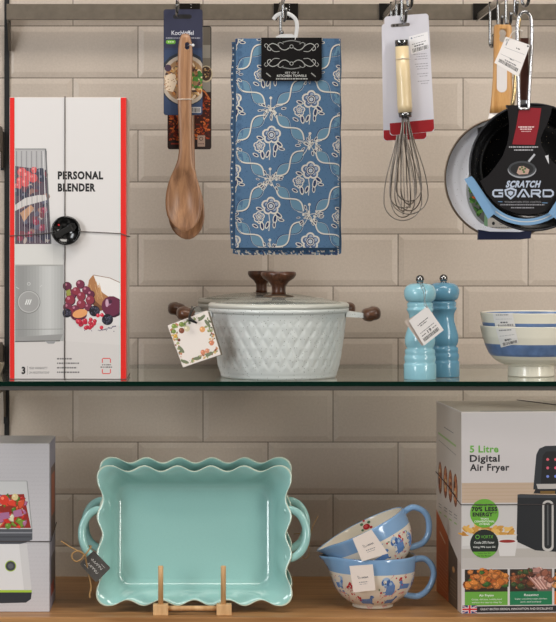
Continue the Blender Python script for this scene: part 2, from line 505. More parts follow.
def bracket(zt, zh, zd, name, label):
    root = thing(name, label, 'bracket', (ux, -0.01, zt-zh))
    L = 0.43
    o = [(-0.0065, zt), (-0.0065, zt-zd), (-0.02, zt-zd), (-0.034, zt-zh), (-L, zt-zh*0.55), (-L, zt)]
    x0, x1 = ux-0.004, ux-0.001
    n = len(o); vs = [(x0, y, z) for y, z in o]+[(x1, y, z) for y, z in o]
    MB().add(vs, [tuple(range(n)), tuple(range(2*n-1, n-1, -1))]+[(i, (i+1) % n, n+(i+1) % n, n+i) for i in range(n)]).build('arm', M_BR, root, root.location)
    MB().box((ux-0.005, -0.0125, zt-zd-0.012), (ux+0.003, -0.0064, zt-0.002), 0.0006).build('hook_plate', M_UP, root, root.location)
bracket(GZ-0.0145, 0.028, 0.072, 'shelf_bracket', 'grey metal arm below the glass shelf at the far left')
def side_bracket():
    # neighbouring bay: arms left of the upright
    for (py0, py1, lb) in ((128, 150, 'grey curved metal arm left of the red and white box, halfway up'), (341, 364, 'dark metal arm just above the glass, left of the red and white box')):
        z1 = CZ-(py0-CY)/600; z0 = CZ-(py1-CY)/600
        root = thing('shelf_bracket', lb, 'bracket', (ux-0.006, -0.01, z0))
        path = []
        o = [(-0.0065, z1-0.012), (-0.0065, z0-0.03), (-0.014, z0-0.03), (-0.03, z0-0.004), (-0.33, z0+0.006), (-0.33, z1), (-0.03, z1)]
        x0, x1 = ux-0.0085, ux-0.0055
        n = len(o); vs = [(x0, y, z) for y, z in o]+[(x1, y, z) for y, z in o]
        MB().add(vs, [tuple(range(n)), tuple(range(2*n-1, n-1, -1))]+[(i, (i+1) % n, n+(i+1) % n, n+i) for i in range(n)]).build('arm', M_BR, root, root.location)
        MB().box((ux-0.010, -0.0125, z0-0.034), (ux-0.0045, -0.0064, z1-0.006), 0.0006).build('hook_plate', M_UP, root, root.location)
side_bracket()
# small cream dish at the picture's left edge, on the glass
dc = P(-14, 373, 3.72); dc.z = GZ
mb = MB(); mb.lathe([(0.001, 0.0015), (0.018, 0.0015), (0.018, 0), (0.0215, 0), (0.024, 0.003), (0.0285, 0.016), (0.0285, 0.018), (0.0265, 0.018), (0.022, 0.005), (0.001, 0.004)], dc, 40)
tag(mb.build('ramekin', mat('cream glaze', (214, 204, 178), 0.2, coat=0.3), org=dc), 'small low cream dish peeking in at the left edge, on the glass shelf', 'dish')

# ---- display arms with J hooks
BARZ = 0.925
def display_arm(x, hooks, label, yend):
    root = thing('display_arm', label, 'hook', (x, -0.056, BARZ), 'chrome display arms on the grey rail')
    mb = MB()
    hw = 0.0205
    mb.box((x-0.006, -0.0605, zb-0.001), (x+0.0345, -0.0565, zt+0.0005), 0.0006)
    mb.build('back_plate', mat('dark bracket plate', (30, 26, 22), 0.35, 0.6), root, root.location)
    mb = MB()
    for i in range(6): mb.ball((x+0.020+0.0, -0.061, zb+0.003+i*0.0042), 0.0013, seg=8)
    mb.build('chain', M_STEEL, root, root.location)
    MB().box((x-0.0012, yend, BARZ-0.006), (x+0.0012, -0.059, BARZ+0.006), 0.0005).build('bar', M_STEEL, root, root.location)
    for (y, drop, sx) in hooks:
        pts = [(x, y, BARZ+0.009), (x, y, BARZ-drop+0.01), (x+sx*0.3, y-0.003, BARZ-drop+0.002), (x+sx*0.6, y-0.011, BARZ-drop),
               (x+sx, y-0.019, BARZ-drop+0.004), (x+sx*1.1, y-0.024, BARZ-drop+0.016)]
        mb = MB(); p = bez(pts, 30); mb.tube(p, 0.0024, 10); mb.ball(p[-1], 0.0033)
        mb.build('wire_hook', M_CHROME, root, root.location)
HY = [3.755-D0, 3.653-D0, 3.556-D0, 3.453-D0, 3.375-D0]
X_A, X_B, X_C, X_D = -0.0425, 0.1186, 0.2916, 0.446
display_arm(X_A, [(HY[0], 0.022, 0.0), (HY[1], 0.024, 0.0)], 'chrome display arm holding the wooden spoons, leftmost on the rail', -0.42)
display_arm(X_B, [(HY[0]+0.01, 0.056, 0.001), (HY[1], 0.030, 0.003)], 'chrome display arm holding the blue patterned towels', -0.42)
display_arm(X_C, [(HY[0], 0.05, 0.004), (HY[1], 0.048, 0.004), (HY[2], 0.042, 0.004), (HY[3], 0.03, 0.004)], 'chrome display arm holding the whisks', -0.62)
display_arm(X_D, [(HY[0], 0.062, 0.003), (HY[1], 0.042, 0.003), (HY[2], 0.046, 0.004), (HY[3], 0.040, 0.0), (HY[4], 0.034, 0.006)], 'chrome display arm holding the frying pans, rightmost on the rail', -0.70)

# ------------------------------------------------------------------ red and white blender box on the glass
def berry(p, x, y, r, base, hi, dark=None):
    if dark: p.disc(x+r*0.12, y+r*0.12, r*1.05, dark, n=14)
    p.disc(x, y, r, base, n=14); p.disc(x-r*0.3, y-r*0.35, r*0.32, hi, n=8)

def blender_box():
    d = 3.55; s = F/d
    x0, x1, zt_, zb_ = P(9.6, 0, d).x, P(126.4, 0, d).x, CZ-(97.2-CY)/s, GZ+0.0003
    yf = d-D0; org = Vector(((x0+x1)/2, yf+0.07, GZ))
    root = thing('product_box', 'tall white and red box reading PERSONAL BLENDER on the glass shelf', 'box', org)
    MB().box((x0, yf, zb_), (x1, yf+0.14, zt_), 0.0008).build('carton', mat('white red carton', (222, 208, 200), 0.5), root, org)
    p = Print(plane_map(d))
    yb = 230+(CZ-zb_)*s
    W = (218, 214, 212)
    p.rect(9.9, 97.6, 126.1, yb, W)
    # printed table surface
    p.poly([(15, 342), (120, 331), (120, yb), (15, yb)], (208, 203, 200))
    p.poly([(65, 318), (120, 326), (120, 345), (65, 341)], (212, 207, 204))
    # jar
    jl = lambda y: 15
    jr = lambda y: 45.8+(y-149)*0.052
    p.poly([(15, 149), (45.8, 149), (jr(244), 244), (15, 244)], (178, 176, 176))
    p.poly([(15, 166), (jr(166), 170), (jr(244), 244), (15, 244)], (88, 72, 84))
    r = random.Random(4)
    for i in range(70):
        y = r.uniform(170, 242); x = r.uniform(16, jr(y)-2)
        c = r.choice([(50, 48, 66), (70, 66, 90), (120, 60, 70), (150, 110, 100), (96, 96, 116), (176, 160, 150), (60, 40, 60)])
        p.disc(x, y, r.uniform(1.6, 4.2), c, ry=r.uniform(1.5, 3.6), rot=r.uniform(0, 90), n=9)
    for x, y, rr in ((22, 172, 4.5), (27, 176, 5), (20, 181, 4), (33, 178, 4.5), (25, 183, 4), (18, 186, 3.5), (34, 170, 3.2)):
        berry(p, x, y, rr, (214, 84, 86), (236, 140, 136))
    for x, y in ((40, 172), (42, 178), (17, 192), (24, 196)): berry(p, x, y, 4, (52, 54, 72), (110, 112, 130))
    p.poly([(15, 205), (25, 198), (38, 195), (46, 195), (47, 200), (36, 203), (25, 206), (15, 211)], (206, 200, 196))
    p.poly([(20, 213), (31, 205), (34, 208), (24, 222)], (196, 150, 116))
    for x, y in ((36, 222), (42, 228), (44, 210), (30, 234), (20, 238)): berry(p, x, y, 3.2, (140, 50, 74), (190, 100, 120))
    for i in range(13):
        x = 16.5+i*2.5
        p.line([(x, 151), (x+0.5+i*0.08, 243)], 0.45, (198, 196, 198) if i % 2 else (110, 108, 114))
    p.line([(15, 149), (45.8, 149)], 1.0, (130, 130, 130)); p.line([(45.6, 149), (jr(244), 244)], 1.3, (104, 104, 106)); p.line([(43, 151), (47.8, 243)], 0.5, (228, 228, 228))
    # collar and body
    p.rect(15, 244, 63.4, 265.5, (206, 204, 200)); p.rect(15, 244, 53, 265.5, (212, 210, 206)); p.rect(15, 264.6, 63.4, 266, (166, 164, 160))
    for i in range(16):
        a = i/16; g = [150, 146, 146, 150, 156, 160, 164, 170, 182, 190, 194, 196, 190, 182, 176, 168][i]
        p.rect(15+48.4*a, 266, 15+48.4*(a+1/16)+0.05, 341, (g, g, g-2))
    p.poly([(15, 337), (63.2, 334), (60, 340.5), (15, 342)], (150, 149, 147)); p.line([(15, 329.5), (63, 329)], 0.5, (130, 130, 128))
    p.line([(15, 341.6), (60, 340.8)], 1.0, (92, 90, 88)); p.poly([(45, 341), (56, 340.8), (54, 343.6), (48, 343.6)], (150, 150, 150))
    p.disc(28.8, 302, 11.6, (128, 127, 125), n=32); p.disc(28.8, 301.8, 10.9, (186, 185, 183), n=32); p.disc(28.8, 301.8, 9.9, (158, 157, 155), n=32)
    for k in range(3): p.line([(25.4+k*2, 304.6), (27.2+k*2, 299.4)], 1.1, (226, 226, 224))
    p.ring(28.8, 283.8, 1.5, 0.5, (205, 205, 203), n=10); p.line([(16, 287), (19, 289)], 0.6, (205, 205, 203)); p.line([(40, 287), (42, 285)], 0.6, (205, 205, 203))
    # fruit
    p.poly([(87, 291), (89, 280), (93, 275), (98, 278), (110, 290), (116, 303), (109, 309), (100, 309), (90, 300)], (172, 120, 78))
    p.poly([(90, 296), (100, 305), (108, 309), (100, 311), (91, 303)], (120, 76, 48))
    p.poly([(93.5, 275.2), (98, 276), (110, 278.5), (120, 283), (120, 299), (109, 297), (103, 293), (98, 287)], (232, 228, 224))
    p.line([(93.5, 275), (98, 275.8), (110, 278), (120, 282.6)], 0.7, (150, 120, 100))
    for i in range(14):
        x = r.uniform(87, 100); p.line([(x, r.uniform(280, 288)), (x+3, r.uniform(292, 300))], 0.4, (206, 160, 112))
    for x, y, rr in ((67, 286, 4.2), (80, 284, 4.2), (71, 294, 5), (76, 291, 4), (86, 290, 4), (90.5, 294, 3.8), (81, 296, 4.3), (90, 300, 4.4), (70, 300, 4.8), (81, 304, 4.6), (67.5, 307, 4.4), (75, 309, 4), (88, 307, 3.8), (70, 312, 4)):
        berry(p, x, y, rr, r.choice([(116, 44, 68), (98, 36, 62), (138, 48, 64)]), (190, 120, 140), (56, 20, 40))
    p.poly([(66, 291), (70, 289), (71, 295), (67, 296)], (150, 150, 70))
    berry(p, 111.5, 306, 10, (104, 40, 66), (160, 110, 140), (60, 22, 42)); p.disc(110, 301.5, 2.2, (70, 30, 54)); p.disc(107, 303, 1.6, (200, 160, 180), ry=4)
    for cx, cy, R in ((94.5, 311, 5.4), (107.5, 319.5, 5.6), (67, 313, 4.5)):
        p.disc(cx, cy, R, (24, 22, 32))
        for i in range(18):
            a = r.uniform(0, 6.3); q = R*math.sqrt(r.random())*0.85; berry(p, cx+q*math.cos(a), cy+q*math.sin(a), 1.1, (48, 46, 62), (120, 118, 140))
    p.disc(79, 315.5, 8, (92, 36, 56), ry=5, rot=-10); p.disc(80, 313.5, 7.6, (226, 158, 102), ry=4.2, rot=-14)
    for i in range(22):
        x, y = r.uniform(77, 95), r.uniform(319, 328)
        if abs(x-86) > 6 and y > 325: continue
        berry(p, x, y, 1.9, (190, 36, 60), (236, 120, 130), (130, 20, 40))
    for x, y in ((98, 315.5), (102, 315), (101.5, 327.5)): berry(p, x, y, 1.9, (206, 40, 64), (240, 130, 140))
    for i in range(12): p.disc(100+i*1.4, 330.5-i*0.35+r.uniform(-0.6, 0.6), 0.7, (60, 52, 92), n=6)
    for i in range(5): p.disc(85+i*7+r.uniform(-1, 1), 330.5+r.uniform(-1, 1), 0.5, (60, 50, 90), n=6)
    # stripes
    for a, b in ((9.9, 14.6), (120.6, 126.1)): p.rect(a, 97.6, b, yb, (222, 34, 26))
    p.rect(14.6, 97.6, 15.2, yb, (190, 222, 214)); p.rect(119.9, 97.6, 120.6, yb, (190, 222, 214))
    # lettering
    K = (24, 22, 22)
    p.text('PERSONAL', 57.8, 171.2, 103.2, 179.6, K, 0.05)
    p.text('BLENDER', 57.8, 183.4, 95.5, 191.6, K, 0.05)
    p.text('3', 21.6, 366.6, 25.4, 374.2, K, 0.05); p.rect(27.3, 366, 27.6, 374.6, (90, 90, 90))
    p.text('YEAR WARRANTY*', 29, 366.8, 47.5, 369.3, (60, 58, 58)); p.text('ON REGISTRATION*', 29, 371.4, 49.5, 373.7, (60, 58, 58))
    for i, wd in enumerate((15, 22, 20, 23)): p.small(57, 358+i*4.5, 57+wd, 1.5, (110, 106, 106), i)
    R_ = (214, 60, 50)
    for (sy, yb2) in ((1, 358.4), (-1, 373.6)):
        p.line([(102.3, yb2+sy*4.5), (102.3, yb2+sy*1), (103, yb2), (109.6, yb2), (110.4, yb2+sy*1), (110.4, yb2+sy*4.5)], 0.9, R_)
    p.small(102, 364.4, 111, 0.9, (60, 50, 50), 8); p.small(100.5, 366.6, 112.5, 1.0, (60, 50, 50), 9)
    lab(p.build('printed_front', root, org), 'white front with blender, berries and red side stripes')
    # side of the box
    def side(x, y, l):
        return Vector((x1+l, yf+x, CZ-(y-CY)/s))
    p = Print(side); ybs = yb
    p.rect(0.0, 97.6, 0.14, ybs, (196, 182, 170))
    p.rect(0.0, 97.6, 0.03, ybs, (200, 40, 34))
    p.build('printed_side', root, org)
    # elastic cord
    mb = MB(); e = 0.0012
    yq = yf-e
    def pt(px, py): q = P(px, py, d); q.y = yq; return q
    mb.tube([pt(65, 96.6)+Vector((0, 0.14, 0)), pt(65, 96.6), pt(65, 230), pt(64.6, 381)-Vector((0, 0, -0.001))], 0.0007, 6)
    mb.tube([pt(9.0, 236), pt(40, 234), pt(66, 231), pt(100, 232.4), pt(121, 233.6), pt(126.8, 236), pt(127.2, 237)+Vector((0, 0.14, 0))], 0.0007, 6)
    mb.tube([pt(9.4, 379), pt(126.6, 379.2), pt(127, 379.2)+Vector((0, 0.14, 0))], 0.0007, 6)
    mb.ball(pt(64.8, 379.2), 0.0016)
    mb.build('elastic_cord', mat('elastic', (92, 84, 80), 0.7), root, org)
    # locking dial
    c = P(66.2, 230.5, d); c.y = yf-0.0022
    M = Matrix.Rotation(math.pi/2, 3, 'X')
    R = 14.6/s
    mb = MB(); mb.lathe([(0.001, 0.0), (R*0.98, 0), (R, 0.002), (R, 0.009), (R*0.93, 0.0115), (R*0.88, 0.0112), (R*0.86, 0.009), (0.001, 0.009)], c, 72, M=M,
        fn=lambda r_, z, th, i: (r_*(1+0.012*(int(th*40/math.pi) % 2)) if i in (2, 3) and -1.2 < (th if th < 3.14 else th-6.28) < 0.9 else r_, z))
    dial = mb.build('locking_dial', mat('glossy black', (16, 16, 16), 0.16, coat=0.4), root, org)
    a = math.radians(28); Mz = Matrix.Translation(c) @ Matrix.Rotation(-a, 4, 'Y')
    mb = MB(); mb.box((-R*0.82, -0.0125, -R*0.2), (R*0.5, -0.0088, R*0.2), 0.001, M=Mz)
    mb.lathe([(0.001, 0.009), (R*0.3, 0.009), (R*0.3, 0.0128), (R*0.19, 0.0128), (R*0.19, 0.0105), (0.001, 0.0105)], c+Vector((R*0.5*math.cos(a), 0, R*0.5*math.sin(a))), 6, M=M, smooth=False)
    mb.build('turning_grip', mat('black grip', (38, 37, 36), 0.3), dial, (0, 0, 0)).location = -Vector(org)
    mb = MB(); mb.lathe([(0.001, 0.0), (0.0014, 0), (0.0014, 0.0095), (0.001, 0.0095)], c+Vector((-R*0.48, 0, R*0.38)), 12, M=M)
    q = mb.build('indicator_dot', mat('red dot', (190, 20, 24), 0.4), dial, (0, 0, 0)); q.location = -Vector(org)
blender_box()

# ------------------------------------------------------------------ casserole pots
def casserole(c, k, label, tagged, kz=0.1225):
    """c base centre, k size factor"""
    root = thing('casserole_pot', label, 'pot', c, 'pale speckled casserole pots')
    body = speckled('pale speckled enamel', (212, 217, 214), (104, 104, 98), 330, 0.2, 0.32, 0.25, 0.62)
    H = 0.1; R0, R1 = 0.0885*k, 0.1035*k
    prof = [(0.001, 0.002), (0.082*k, 0.002), (0.083*k, 0.0), (0.0865*k, 0.0), (0.0885*k, 0.003)] if tagged else [(0.001, 0.002), (0.052*k, 0.002), (0.053*k, 0.0), (0.0565*k, 0.0), (0.058*k, 0.003)]
    n = 70
    for i in range(n+1):
        t = i/n; z = 0.006+t*(0.098-0.006)
        r = R0+(R1-R0)*(t**0.7) if tagged else 0.058*k+(R1-0.058*k)*min(1, t/0.62)**0.6; prof.append((r, z))
    prof += [(0.1065*k, 0.0985), (0.107*k, 0.1045), (0.1045*k, 0.1055), (0.101*k, 0.104), (0.1*k, 0.09), (0.087*k if tagged else 0.099*k, 0.06 if not tagged else 0.006), (0.087*k if tagged else 0.054*k, 0.006), (0.001, 0.005)]
    ND = 34
    def fn(r, z, th, i):
        if 5 < i < 5+n and 0.012 < z < 0.09:
            a = th*ND/(2*math.pi); b = z/0.0315
            u = (a+b) % 1.0; v = (a-b) % 1.0
            du = min(u, 1-u); dv = min(v, 1-v); m = min(du, dv)
            fade = min(1, (z-0.012)/0.006, (0.09-z)/0.006)
            r += fade*(-0.0006+0.0011*min(1, m/0.3))*k
        return r, z
    MB().lathe(prof, c, 360, fn=fn).build('body', body, root, c)
    # handles: metal tongues and wooden grips
    for sg in (-1, 1):
        hx = 0.105*k
        mb = MB(); mb.v = []
        o = [(hx-0.004, -0.026), (hx+0.012, -0.022), (hx+0.03, -0.013), (hx+0.03, 0.013), (hx+0.012, 0.022), (hx-0.004, 0.026)]
        vs = [(c.x+sg*x, c.y+y, c.z+0.100-0.12*(x-hx)) for x, y in o]+[(c.x+sg*x, c.y+y, c.z+0.0915-0.06*(x-hx)) for x, y in o]
        mb.add(vs, [(0, 1, 2, 3, 4, 5), (11, 10, 9, 8, 7, 6)]+[(i, (i+1) % 6, 6+(i+1) % 6, 6+i) for i in range(6)])
        h = mb.build('handle', body, root, c)
        # grip: rounded wooden piece across the end
        g = [(hx+0.019, 0.0), (hx+0.022, 0.0085), (hx+0.035, 0.0105), (hx+0.046, 0.009), (hx+0.0505, 0.0), ]
        bm = bmesh.new(); bmesh.ops.create_uvsphere(bm, u_segments=28, v_segments=18, radius=1)
        for v in bm.verts:
            q = v.co; sx = math.copysign(abs(q.x)**0.65, q.x); sy = math.copysign(abs(q.y)**0.7, q.y); sz = math.copysign(abs(q.z)**0.75, q.z)
            X = hx+0.036+sx*0.0145; Y = sy*0.026; Z = 0.0965+sz*0.0105-(0.002 if sx < 0 else 0.0)
            v.co = Vector((c.x+sg*X, c.y+Y, c.z+Z))
        gm = MB().bm(bm, 0, True).build('grip', wood('walnut', (62, 36, 22), (104, 66, 42), 0, 60, 5, 0.35, 0.2), h, (0, 0, 0)); gm.location = -Vector(c)
        lab(gm, 'dark walnut grip')
    # lid
    lid = MB().lathe([(0.104*k, 0.105), (0.1072*k, 0.106), (0.1072*k, 0.1105), (0.104*k, 0.113), (0.097*k, 0.1125), (0.097*k, 0.105)], c, 96)
    lid = lid.build('lid', mat('cream lid rim', (206, 206, 196), 0.35, coat=0.3), root, c)
    pr = [(0.0985*k, 0.112), (0.09*k, 0.1145), (0.075*k, 0.1175), (0.055*k, 0.12), (0.035*k, 0.1215), (0.012*k, 0.122)]
    g = MB().lathe(pr, c, 96).build('glass_dome', LIDG, lid); g.location = -Vector(c); 
    K = k if k == 1 else k*0.86
    mb = MB(); mb.lathe([(0.001, kz+0.0005), (0.02*K, kz-0.003), (0.0235*K, kz-0.001), (0.0235*K, kz+0.0005), (0.014*K, kz+0.003), (0.001, kz+0.003)], c, 40)
    mb.lathe([(0.001, kz+0.002), (0.0115*K, kz+0.002), (0.0105*K, kz+0.008), (0.011*K, kz+0.016), (0.0155*K, kz+0.022), (0.024*K, kz+0.0275), (0.027*K, kz+0.0325), (0.0268*K, kz+0.036), (0.0245*K, kz+0.0375), (0.001, kz+0.0372)], c, 48, mi=1)
    kn = mb.build('knob', [mat('steel collar', (120, 104, 88), 0.3, 0.8), wood('walnut knob', (58, 33, 20), (98, 60, 38), 2, 60, 4, 0.32, 0.2)], lid); kn.location = -Vector(c)
    lab(kn, 'dark walnut mushroom knob')
    return root
LIDG = thin_glass('lid glass', (0.86, 0.88, 0.86), ior=1.6, haze=0.16)
PC = Vector(((278.6-CX)*3.655/F, 3.655-D0, GZ+0.0002))
pot = casserole(PC, 1.0, 'large pale speckled casserole pot with glass lid and floral square tag, in front', True)
PC2 = Vector(((261.5-CX)*3.875/F, 3.875-D0, GZ+0.0002))
casserole(PC2, 0.96, 'partly hidden pale casserole pot standing behind the tagged one', False, 0.120)
def pot_tag():
    c = [P(167.5, 325.5, 3.545), P(207.5, 310.5, 3.55), P(220.8, 354.5, 3.55), P(183, 367.4, 3.545)]
    org = PC
    back = [P(171, 326, 3.549), P(209.5, 311.5, 3.553), P(222.6, 354.8, 3.553), P(186, 366.8, 3.549)]
    mb = MB(); mb.slab(c, 0.0005); mb.slab([p+Vector((0, 0.003, 0)) for p in back], 0.0005, 1)
    t = mb.build('swing_tag', [mat('tag card', (232, 222, 214), 0.6), mat('tag inner', (120, 112, 98), 0.7)], pot, org)
    lab(t, 'square cream tag with a wreath of herbs and nuts')
    p = Print(quad_map(c, 44, 46))
    p.rect(0.3, 0.3, 43.7, 45.7, (230, 221, 214))
    r = random.Random(12)
    G = [(120, 128, 92), (150, 158, 108), (96, 106, 80), (170, 176, 120)]; O = [(206, 148, 110), (196, 124, 92), (214, 176, 120), (150, 90, 70)]
    for i in range(150):
        a = r.uniform(0, 6.283); side = max(abs(math.cos(a)), abs(math.sin(a)))
        q = r.uniform(17.5, 21)/side if r.random() < 0.75 else r.uniform(15.5, 18)/side**0.4
        q = min(q, 26)
        x, y = 22+q*math.cos(a), 23+q*math.sin(a)
        if not (1 < x < 43 and 1 < y < 45): continue
        c_ = r.choice(G+(O if (y > 22 or x < 12) else G))
        p.disc(x, y, r.uniform(0.8, 2.2), c_, ry=r.uniform(0.6, 1.2), rot=r.uniform(0, 180), n=9)
    for x, y, rr, cc in ((6, 3, 2.6, (130, 150, 70)), (14, 4, 2.6, (120, 140, 66)), (12, 10, 2.9, (128, 72, 50)), (18, 10, 3, (216, 206, 170)), (4, 8, 2.3, (120, 140, 70)), (4, 13, 2.2, (206, 160, 70)), (6, 18, 1.6, (110, 50, 40)), (33, 16, 3, (220, 160, 104)), (26, 38, 2.6, (206, 130, 100)), (31, 38, 2.4, (210, 140, 110)), (38, 32, 2.6, (206, 128, 96)), (12, 36, 2, (190, 120, 100))):
        berry(p, x, y, rr, cc, tuple(min(255, v+40) for v in cc))
    for x, y, ro in ((36, 5, -20), (5, 28, 70), (4, 41, 35), (18, 42, 10), (32, 42, -10), (40, 12, 70)):
        p.disc(x, y, 4.6, (116, 124, 96), ry=1.7, rot=ro, n=14)
    q = p.build('wreath_print', t, (0, 0, 0)); q.location = -Vector(org)
    mb = MB(); mb.tube([P(192, 306.5, 3.64), P(190.8, 311, 3.56), P(189.6, 317, 3.545), P(190, 319.5, 3.538), P(193, 321, 3.54), P(197, 323.2, 3.541)], [0.0014, 0.0016, 0.002, 0.0032, 0.0022, 0.0013], 10)
    mb.tube([P(189, 319, 3.54), P(191.5, 313, 3.542), P(194, 308, 3.55), P(197, 306.5, 3.66)], 0.0008, 8)
    lab(mb.build('ribbon', M_DARK, pot, org), 'black ribbon knot')
pot_tag()

# ------------------------------------------------------------------ pepper mills
def mill(px, d, col, label, name, g):
    s = F/d; c = Vector(((px-CX)/s, d-D0, GZ+0.0002))
    k = 1/668.5
    root = thing('pepper_mill', label, 'mill', c, g)
    yy = lambda y: (380.5-y)*k*0.985
    pr = [(0.001, 0), (15.9, 380.5), (16.3, 379.8), (16.3, 366), (15.9, 364.6), (15.2, 364), (15.3, 362.5), (15.9, 360), (15.7, 357.3), (14.8, 355.8), (15.0, 354.5), (15.2, 352.6), (14.8, 350.4), (12.9, 349.0),
          (14.0, 347.2), (15.0, 344), (15.3, 340), (14.4, 335), (12.6, 329), (11.0, 323), (10.6, 318.5), (11.2, 314.5), (12.6, 311.6), (13.4, 310.2), (13.2, 308.8), (12.4, 307.8), (12.9, 306), (13.0, 304.2), (12.6, 303), (11.8, 302.6), (11.8, 301.9)]
    prof = [(0.001, 0)]+[(r*k, yy(y)) for r, y in pr[1:]]+[(0.001, yy(301.9))]
    m = mat(name, col, 0.22, coat=0.5)
    MB().lathe(prof, c, 56).build('body', m, root, c)
    hd = [(11.5, 301.7), (13.2, 301.2), (15.2, 298.6), (16.1, 294.5), (16.0, 290.5), (14.2, 286.4), (11.0, 284.2), (7, 283.2), (2, 283)]
    MB().lathe([(0.001, yy(301.7))]+[(r*k, yy(y)) for r, y in hd]+[(0.001, yy(283))], c, 56).build('head', m, root, c)
    mb = MB(); mb.lathe([(0.001, yy(283.2)), (3.4*k, yy(283.2)), (3.2*k, yy(282)), (0.001, yy(282))], c, 24); mb.ball(c+Vector((0, 0, yy(278.9))), 4.3*k, seg=28)
    lab(mb.build('steel_ball', M_CHROME, root, c), 'polished steel ball')
    return root, c
m1, mc = mill(420, 3.592, (150, 202, 216), 'pale blue mill with a white price tag, in front on the glass', 'pale blue lacquer', None)
mill(443.6, 3.655, (98, 150, 176), 'darker blue mill without a tag, standing behind the pale blue one', 'mid blue lacquer', None)
def mill_tag():
    a = [P(404.5, 321.5, 3.556), P(426, 309, 3.556), P(440, 332, 3.556), P(422, 346, 3.556)]
    b = [P(408.8, 320.8, 3.553), P(427.2, 306, 3.553), P(443.8, 330, 3.553), P(424, 345.6, 3.553)]
    mb = MB(); mb.slab(a, 0.0004, 1); mb.slab(b, 0.0004, 0)
    t = mb.build('price_tag', [M_PAPER, mat('tag beige', (196, 180, 168), 0.7)], m1, mc); lab(t, 'white folded price tag on a thread')
    p = Print(quad_map(b, 24, 29)); g = (90, 88, 90)
    p.small(5, 9, 18, 0.9, g, 1); p.small(7, 11, 15, 0.9, g, 2); p.small(3, 17, 20, 0.6, g, 3); p.small(3, 20, 8, 0.9, g, 5); p.text('19', 10, 18.6, 14.5, 22, (40, 40, 40), 0.02); p.small(16, 20, 21, 0.9, g, 6)
    p.bars(2.5, 22.8, 20, 26.4, seed=4)
    q = p.build('tag_print', t); q.location = -mc
    q2 = lambda x, y, d_: P(x, y, d_)
    mb = MB(); mb.tube(bez([P(421, 283, 3.585), P(424, 287, 3.562), P(425.5, 292, 3.560), P(425, 299, 3.562), P(424, 304, 3.556), P(427, 307.5, 3.5525)], 20), 0.0005, 6)
    mb.tube(bez([P(420, 283, 3.585), P(421.5, 287, 3.562), P(423.5, 292, 3.560), P(424.4, 299, 3.561), P(426, 304, 3.555), P(427.4, 307.5, 3.5525)], 20), 0.0005, 6)
    mb.build('thread', mat('grey thread', (140, 146, 146), 0.8), m1, mc)
mill_tag()

